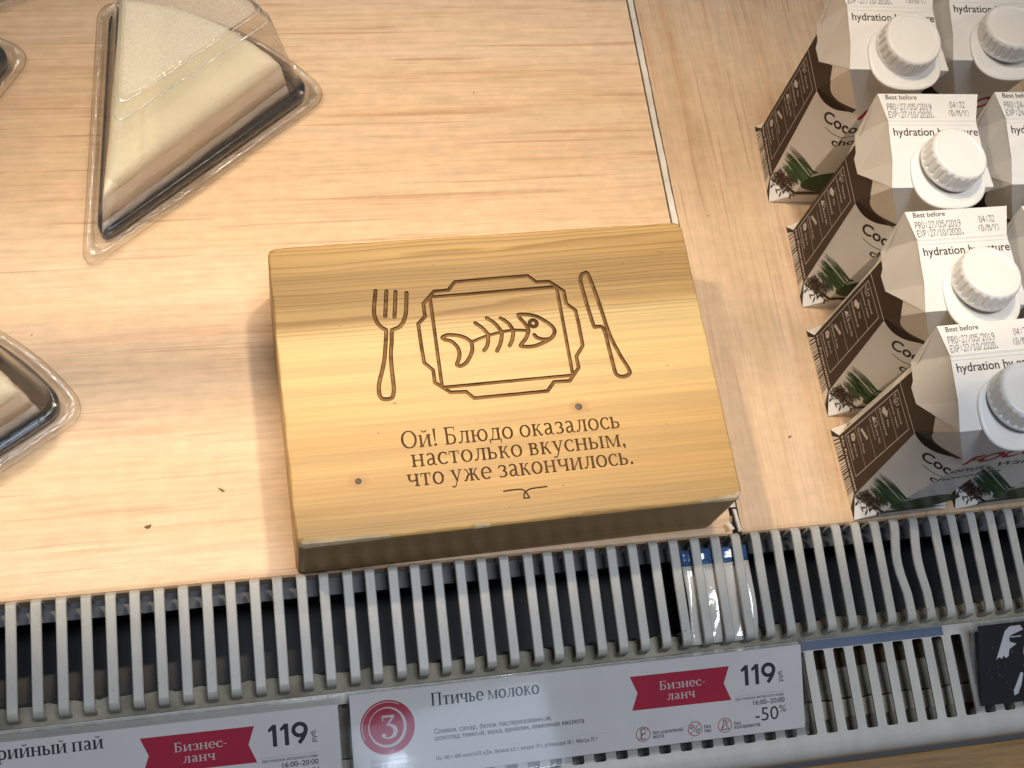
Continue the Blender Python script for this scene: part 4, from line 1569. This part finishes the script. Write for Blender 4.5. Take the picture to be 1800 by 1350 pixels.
P3 = [(p.x / 1000, p.y / 1000, az(p.y / 1000)) for p in r[0]]
q.add(P3, fs, 'apron')
for pts in slots:
    t_ = [(x / 1000, y / 1000, az(y / 1000)) for x, y in pts]
    l_ = [(x, y, z - .0016) for x, y, z in t_]
    q.loft([t_, l_], 'apron', True, smooth=True)
lip = [(AY1, az(AY1))]
for k in range(1, 9):
    t = rad(84) * k / 8
    lip.append((AY1 - .0095 * math.sin(t), az(AY1) - .0095 * (1 - math.cos(t))))
lip += [(AY1 - .0098, az(AY1) - .020), (AY1 - .0080, az(AY1) - .0215), (AY1, az(AY1) - .0215)]
q.loft([[(X0, y, z) for y, z in lip], [(X1, y, z) for y, z in lip]], 'apron', False, smooth=True)
q.loft([[(X0, AY0, az(AY0)), (X0, AY0, -.020)], [(X1, AY0, az(AY0)), (X1, AY0, -.020)]], 'apron', False)
gbuild(q, 'slotted_apron')

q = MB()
q.loft([[(.2830 + .0905 * k / 24, y, az(y) + .0003 + .00012 * math.sin(k * .8 + y * 900)) for k in range(25)] for y in (-.0643, -.0660, -.0680, -.0697)], 'blue_reflection_strip', False, smooth=True)
gbuild(q, 'blue_reflection')  # coloured strip standing in for the blue reflection along the apron top

# dusty ledge inside the front of the bars
q = MB()
n = 160
rows = []
for k in range(n + 1):
    x = X0 + (X1 - X0) * k / n
    e = R.uniform(-.0008, .0008)
    rows.append([(x, -.0520 + e * 1.5, -.0190), (x, -.0528 + e, -.0128 + e * .4), (x, -.0560, -.0124 + R.uniform(-.0004, .0004)), (x, -.0590, -.0121 + R.uniform(-.0003, .0003)), (x, -.0637, -.0128)])
q.loft(rows, 'dust', False)
gbuild(q, 'dusty_ledge')
# the duct under the bars and the plates seen through the apron slots
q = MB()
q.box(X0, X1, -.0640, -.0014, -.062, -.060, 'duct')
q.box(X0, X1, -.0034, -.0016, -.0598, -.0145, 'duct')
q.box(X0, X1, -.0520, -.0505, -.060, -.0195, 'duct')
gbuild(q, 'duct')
q = MB()
rows = []
for k in range(n + 1):
    x = X0 + (X1 - X0) * k / n
    e = R.uniform(-.0006, .0006)
    rows.append([(x, -.0645, -.0300), (x, -.0965 + e, -.0315)])
q.loft(rows, 'dust', False)
q.loft([[(x, y - .0007 + R.uniform(-.0003, .0001), z + .0004) for (x, y, z) in (r_[1], (r_[1][0], -.1068, -.0330))] for r_ in rows], 'dust_light', False)
q.box(X0, X1, -.1250, -.1063, -.0380, -.0345, 'dust')
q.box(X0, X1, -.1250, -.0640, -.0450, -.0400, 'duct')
q.box(.298, .372, -.0790, -.0660, -.0303, -.0296, 'dust_brown')
gbuild(q, 'dusty_plate')

# card that slipped down between the bars
q = MB()
rows = []
for k in range(13):
    x = .2175 + .040 * k / 12
    rows.append([(x + .0012 * math.sin(t * 3), -.0075 - .0530 * t, .0015 - .0085 * t - .0012 * math.sin(PI * t) * math.sin(k * .9) - .0008 * math.sin(7 * t + k)) for t in [j / 18 for j in range(19)]])
q.loft([r_[3:] for r_ in rows], 'gloss_white', False, smooth=True)
q.loft([r_[:4] for r_ in rows], 'blue_reflection', False, smooth=True)
cardo = q.build('fallen_card')
md = cardo.modifiers.new('solid', 'SOLIDIFY')
md.thickness = .0004
md.offset = -1
tag(cardo, 'glossy white card with a blue reflection coloured along its top, slipped down under the grille bars', 'card')

# oak counter in front
q = MB()
prof = [(-.1310, -.0500), (-.1318, -.0488), (-.1340, -.0484), (-.40, -.0484), (-.40, -.0800), (-.1310, -.0800)]
q.loft([[(-.6, y, z) for y, z in prof], [(1.2, y, z) for y, z in prof]], 'counter', True, True, True)
tag(q.build('counter'), None, None, kind='structure')

# ------------------------------------------------------------------ price tags
TILT = rad(23)


def tag_matrix(x):
    O = Vector((x, -.0674 - .052 * math.cos(TILT), .004 - .052 * math.sin(TILT)))
    M = Matrix(((1, 0, 0, O.x), (0, math.cos(TILT), -math.sin(TILT), O.y), (0, math.sin(TILT), math.cos(TILT), O.z), (0, 0, 0, 1)))
    return M


def price_tag(x, W, H, label, group, prt, paper, paper_key='paper', cat='price tag'):
    root = bpy.data.objects.new('price_tag', None)
    COL.objects.link(root)
    root.empty_display_size = .02
    root.matrix_world = tag_matrix(x)
    tag(root, label, cat, group)
    q = MB()
    x0, x1, y0, y1 = paper
    q.box(x0 / 1000, x1 / 1000, y0 / 1000, y1 / 1000, .0000, .00035, paper_key)
    prt.put(q, lambda a, c, h: (a / 1000, c / 1000, .00035 + h / 1000), .035)
    q.build('paper_insert', root)
    q = MB()
    # front and back sheets, with a folded top and thick polished edges
    q.box(0, W / 1000, 0, H / 1000, .0010, .0019, 'holder')
    q.box(0, W / 1000, 0, H / 1000, -.0014, -.0005, 'holder')
    q.box(-.0009, -.00005, 0, H / 1000, -.0014, .0019, 'holder')
    q.box(W / 1000 + .00005, W / 1000 + .0009, 0, H / 1000, -.0014, .0019, 'holder')
    q.box(0, W / 1000, H / 1000 + .0001, H / 1000 + .0012, -.0014, .0021, 'holder')
    q.build('holder', root, bevel=.0002)
    return root


def dotted(x0, x1, y, d=.22, step=1.15):
    n = int((x1 - x0) / step)
    return [disc(x0 + step * k, y, d, 6) for k in range(n + 1)]


def cap_h(h):
    return h / 0.70


def tag_right(p, dx, dy, hours=True):
    """the business-lunch ribbon, price and hours; shared by both tags"""
    X = lambda x: x + dx
    Y = lambda y: y + dy
    p.poly([(X(155), Y(43.9)), (X(158.9), Y(34.5)), (X(155.3), Y(25.0)), (X(213.1), Y(24.4)), (X(209.2), Y(34.2)), (X(212.7), Y(43.6))], 'red', 1)
    p.items[-1] = ([(X(155), Y(43.9)), (X(158.9), Y(34.5)), (X(155.3), Y(25.0)), (X(213.1), Y(24.4)), (X(209.2), Y(34.2)), (X(212.7), Y(43.6))], [(0, 1, 4, 5), (1, 2, 3, 4)], 'red', 1)
    p.polys(serif('Бизнес-', 3.35, X(171.4), X(198.6), Y(34.7)), 'label_white', 3)
    p.polys(serif('ланч', 3.35, X(175.6), X(192.2), Y(28.6)), 'label_white', 3)
    n9 = []
    for bx in (219.4, 225.6):
        n9 += [rect(X(bx + 2.3), X(bx + 4.5), Y(31.5), Y(43.0)), ccw([(X(bx), Y(40.6)), (X(bx + 2.6), Y(43.0)), (X(bx + 4.4), Y(43.0)), (X(bx + 2.6), Y(40.4)), (X(bx + .6), Y(39.2))])]
    n9 += [ccw(g_) for g_ in ribbon(arc(X(235.9), Y(39.0), 3.25, 3.1, 0, 360, 30)[:-1], lambda a_, c_: 2.1, True)]
    n9 += [ccw(g_) for g_ in ribbon([(X(239.1), Y(39.2)), (X(238.6), Y(36.6)), (X(237.0), Y(34.0)), (X(235.2), Y(31.9))], lambda a_, c_: 2.1)]
    p.polys(n9, 'ink', 1)
    v = sans('руб.', 3.5, 0, 0, .15)
    p.tri(([(X(244.0) - c, Y(31.6) + a) for a, c in v[0]], v[1]), 'ink', 1)
    p.polys(dotted(X(215.6), X(245), Y(26.1)), 'ink', 1)
    p.tri(sans('при покупке авторского кофе', 2.3, X(215.5), Y(23.6), .13, width=28.8), 'ink', 1)
    p.tri(sans('16:00–20:00', cap_h(2.8), X(225.8), Y(19.9), .14, width=18.8), 'ink', 1)
    p.tri(sans('-50', cap_h(7.6), X(226.6), Y(10.6), .0, width=13.9), 'ink', 1)
    p.tri(sans('%', cap_h(4.0), X(241.0), Y(14.3), .0, width=4.2), 'ink', 1)


def ring_polys(cx, cy, r0, r1, n=48, a0=0, a1=2 * PI):
    return [[(cx + r0 * math.cos(t), cy + r0 * math.sin(t)), (cx + r1 * math.cos(t), cy + r1 * math.sin(t)), (cx + r1 * math.cos(u), cy + r1 * math.sin(u)), (cx + r0 * math.cos(u), cy + r0 * math.sin(u))]
            for t, u in [(a0 + (a1 - a0) * k / n, a0 + (a1 - a0) * (k + 1) / n) for k in range(n)]]


p = Print()
p.poly(disc(20.4, 31.9, 14.6, 64), 'red', 1)
# two offset crescent rings and the numeral
rg = []
for k in range(56):
    t, u = 2 * PI * k / 56, 2 * PI * (k + 1) / 56
    wi = lambda a: .45 + 1.35 * (.5 + .5 * math.cos(a + .75))
    f = lambda a, s: (20.4 + (10.2 - (0 if s else wi(a))) * math.cos(a), 31.9 + (10.9 - (0 if s else wi(a))) * math.sin(a))
    rg.append([f(t, 0), f(t, 1), f(u, 1), f(u, 0)])
p.polys(rg, 'label_white', 3)
p.polys(ring_polys(20.4, 31.9, 13.35, 13.75, 40, rad(60), rad(205)), 'label_white', 3)
p.polys([ccw([(16.2 + x * 9.6, 25.8 + y * 8.8) for x, y in g_]) for g_ in glyph('3')[0]], 'label_white', 3)
p.polys(serif('Птичье молоко', 4.9, 44.2, 104.0, 40.5, heavy=.05), 'ink', 1)
p.tri(sans('Сливки, сахар, белок пастеризованный,', 3.75, 45.1, 25.3, .13, width=64.6), 'ink', 1)
p.tri(sans('шоколад темный, мука, ванилин, лимонная кислота', 3.75, 45.1, 21.7, .13, width=82.6), 'ink', 1)
p.polys(dotted(45.2, 145.5, 14.8, .18), 'ink_light', 1)
p.tri(sans('На 100 г: 400 ккал/1675 кДж, белков 6,5 г, жиров 19 г, углеводов 50 г. Масса 75 г', 3.0, 45.3, 11.0, .13, width=89.4), 'ink', 1)
p.tri(sans('ООО «Современные', 2.5, 10.0, 13.4, .02, width=20.4), 'ink_light', 1)
p.tri(sans('Пищевые Технологии»', 2.5, 10.2, 10.6, .02, width=21.6), 'ink_light', 1)
tag_right(p, 0, 0)
for cx_, cy_ in ((160.8, 11.3), (190.8, 10.8), (208.4, 10.7)):
    p.polys(ring_polys(cx_, cy_, 3.75, 4.2, 32) + line_polys([(cx_ - 2.8, cy_ - 2.8), (cx_ + 2.8, cy_ + 2.8)], .42), 'red_line', 3)
p.polys(line_polys([(162.2, 14.2), (159.6, 14.2), (159.6, 8.5), (162.2, 8.5)], .55) + line_polys([(159.6, 11.4), (161.9, 11.4)], .55), 'ink', 1)
for s in (-1, 1):
    p.polys(line_polys([(190.8 + s * .6, 10.8 - s * .8), (190.8 + s * 2.7, 10.8 - s * .3), (190.8 + s * 1.9, 10.8 - s * 2.4), (190.8 + s * .4, 10.8 - s * 1.6)], .45, True), 'ink', 1)
p.polys(line_polys([(207.7, 13.6), (207.7, 11.6), (206.2, 8.4), (210.6, 8.4), (209.1, 11.6), (209.1, 13.6)], .45, True), 'ink', 1)
for t, x, y, w in (('без усилителей', 166.4, 10.4, 17.4), ('вкуса', 166.4, 8.2, 6.2), ('без', 196.2, 10.3, 4.0), ('гмо', 196.2, 8.0, 4.0), ('без', 213.9, 10.0, 3.9), ('консервантов', 213.9, 7.9, 15.4)):
    p.tri(sans(t, 2.9, x, y, .18, width=w), 'ink', 1)
GT = 'label holders leaning on the grille'
price_tag(.0212, 257.3, 52.0, 'price tag with a red numbered circle at its left end, below the wood block', GT, p, (1.2, 256.0, 3.8, 51.2))

p = Print()
p.polys(serif('Калорийный пай'[4:], 4.9, 260 - 174.0 - 2.2, 260 - 124.3, 38.3, heavy=.05), 'ink', 1)
tag_right(p, -1.5, -2.8)
price_tag(.0212 - .2600, 256.2, 51.0, 'price tag at the lower left corner, cut off by the photo edge', GT, p, (1.0, 254.8, 3.0, 47.2))

p = Print()
off = 363.0
F_ = [(376.9, 29.1), (383.3, 45.6), (386.5, 48.0), (393.1, 48.2), (395.2, 45.4), (386.6, 42.6), (385.9, 41.0), (386.3, 38.9), (390.4, 37.4), (385.6, 34.6), (384.9, 30.6), (383.0, 29.6), (381.8, 31.4), (380.6, 29.6), (378.4, 30.6)]
vv = delaunay_2d_cdt([Vector((x - off, y)) for x, y in F_], [], [list(range(len(F_)))], 1, 1e-4)
p.tri(([tuple(a) for a in vv[0]], [tuple(f) for f in vv[2]]), 'chalk', 1)
p.polys([rect(386.6 - off, 393.6 - off, 41.4, 42.0)], 'chalk', 1)
p.polys(line_polys(smooth_path([(x - off, y) for x, y in ((397.5, 37.5), (396.0, 33.5), (396.4, 30.0), (400.0, 28.6), (403.5, 31.5), (403.8, 36.5), (400.6, 38.8))], 4, True), 2.4), 'chalk', 1)
p.poly([(392.1 - off, 20.3), (393.8 - off, 19.7), (392.2 - off, 13.0), (389.9 - off, 8.0), (387.4 - off, 7.1), (387.1 - off, 10.1), (389.8 - off, 15.5)], 'chalk', 1)
for k in range(26):
    x, y, rr = R.uniform(8, 45), R.uniform(6, 47), R.uniform(.08, .22)
    p.poly(disc(x, y, rr, 6), 'chalk', 2)
price_tag(.0212 + .363, 120.0, 51.0, 'black chalk lettered sign in a clear holder at the lower right corner', GT, p, (3.2, 118.0, 3.2, 50.2), 'board_black', 'chalk sign')

# ------------------------------------------------------------------ crumbs and lint


def crumb(x, y, w, l, h, a, label):
    q = MB()
    rings = []
    for z, s in ((0, .9), (h * .5, 1.0), (h, .55)):
        ring = []
        for k in range(9):
            t = 2 * PI * k / 9
            rr = s * (1 + .25 * math.sin(k * 2.3 + x * 90))
            px, py = w * rr * math.cos(t), l * rr * math.sin(t)
            ring.append((px * math.cos(a) - py * math.sin(a), px * math.sin(a) + py * math.cos(a), z))
        rings.append(ring)
    q.loft(rings, 'crumb', True, cap0=True, cap1=True, smooth=True)
    tag(q.build('crumb', loc=(x, y, 0.0001)), label, 'crumb', 'crumbs on the shelf')


crumb(-0.0374, 0.0520, .0006, .0022, .0005, .9, 'thin brown crumb on the shelf just left of the wood block')
crumb(-0.0775, 0.0345, .0020, .0010, .0006, .2, 'broad brown crumb on the shelf left of the block, near the grille')
crumb(0.3000, 0.0565, .0012, .0006, .0005, .5, 'tiny dark crumb on the shelf between the wood block and the front carton')
q = MB()
pts = smooth_path([(.2560, -.1330), (.2600, -.1322), (.2650, -.1328), (.2700, -.1320), (.2740, -.1326)], 6)
rings = []
for k, (x, y) in enumerate(pts):
    rings.append([(x, y + .00012 * math.cos(t), -.0480 + .0006 * math.sin(k * .5) + .00012 * math.sin(t)) for t in (0, 2.1, 4.2)])
q.loft(rings, 'thread', True, smooth=True)
tag(q.build('lint_thread'), 'white thread of lint on the oak counter edge below the grille', 'lint')
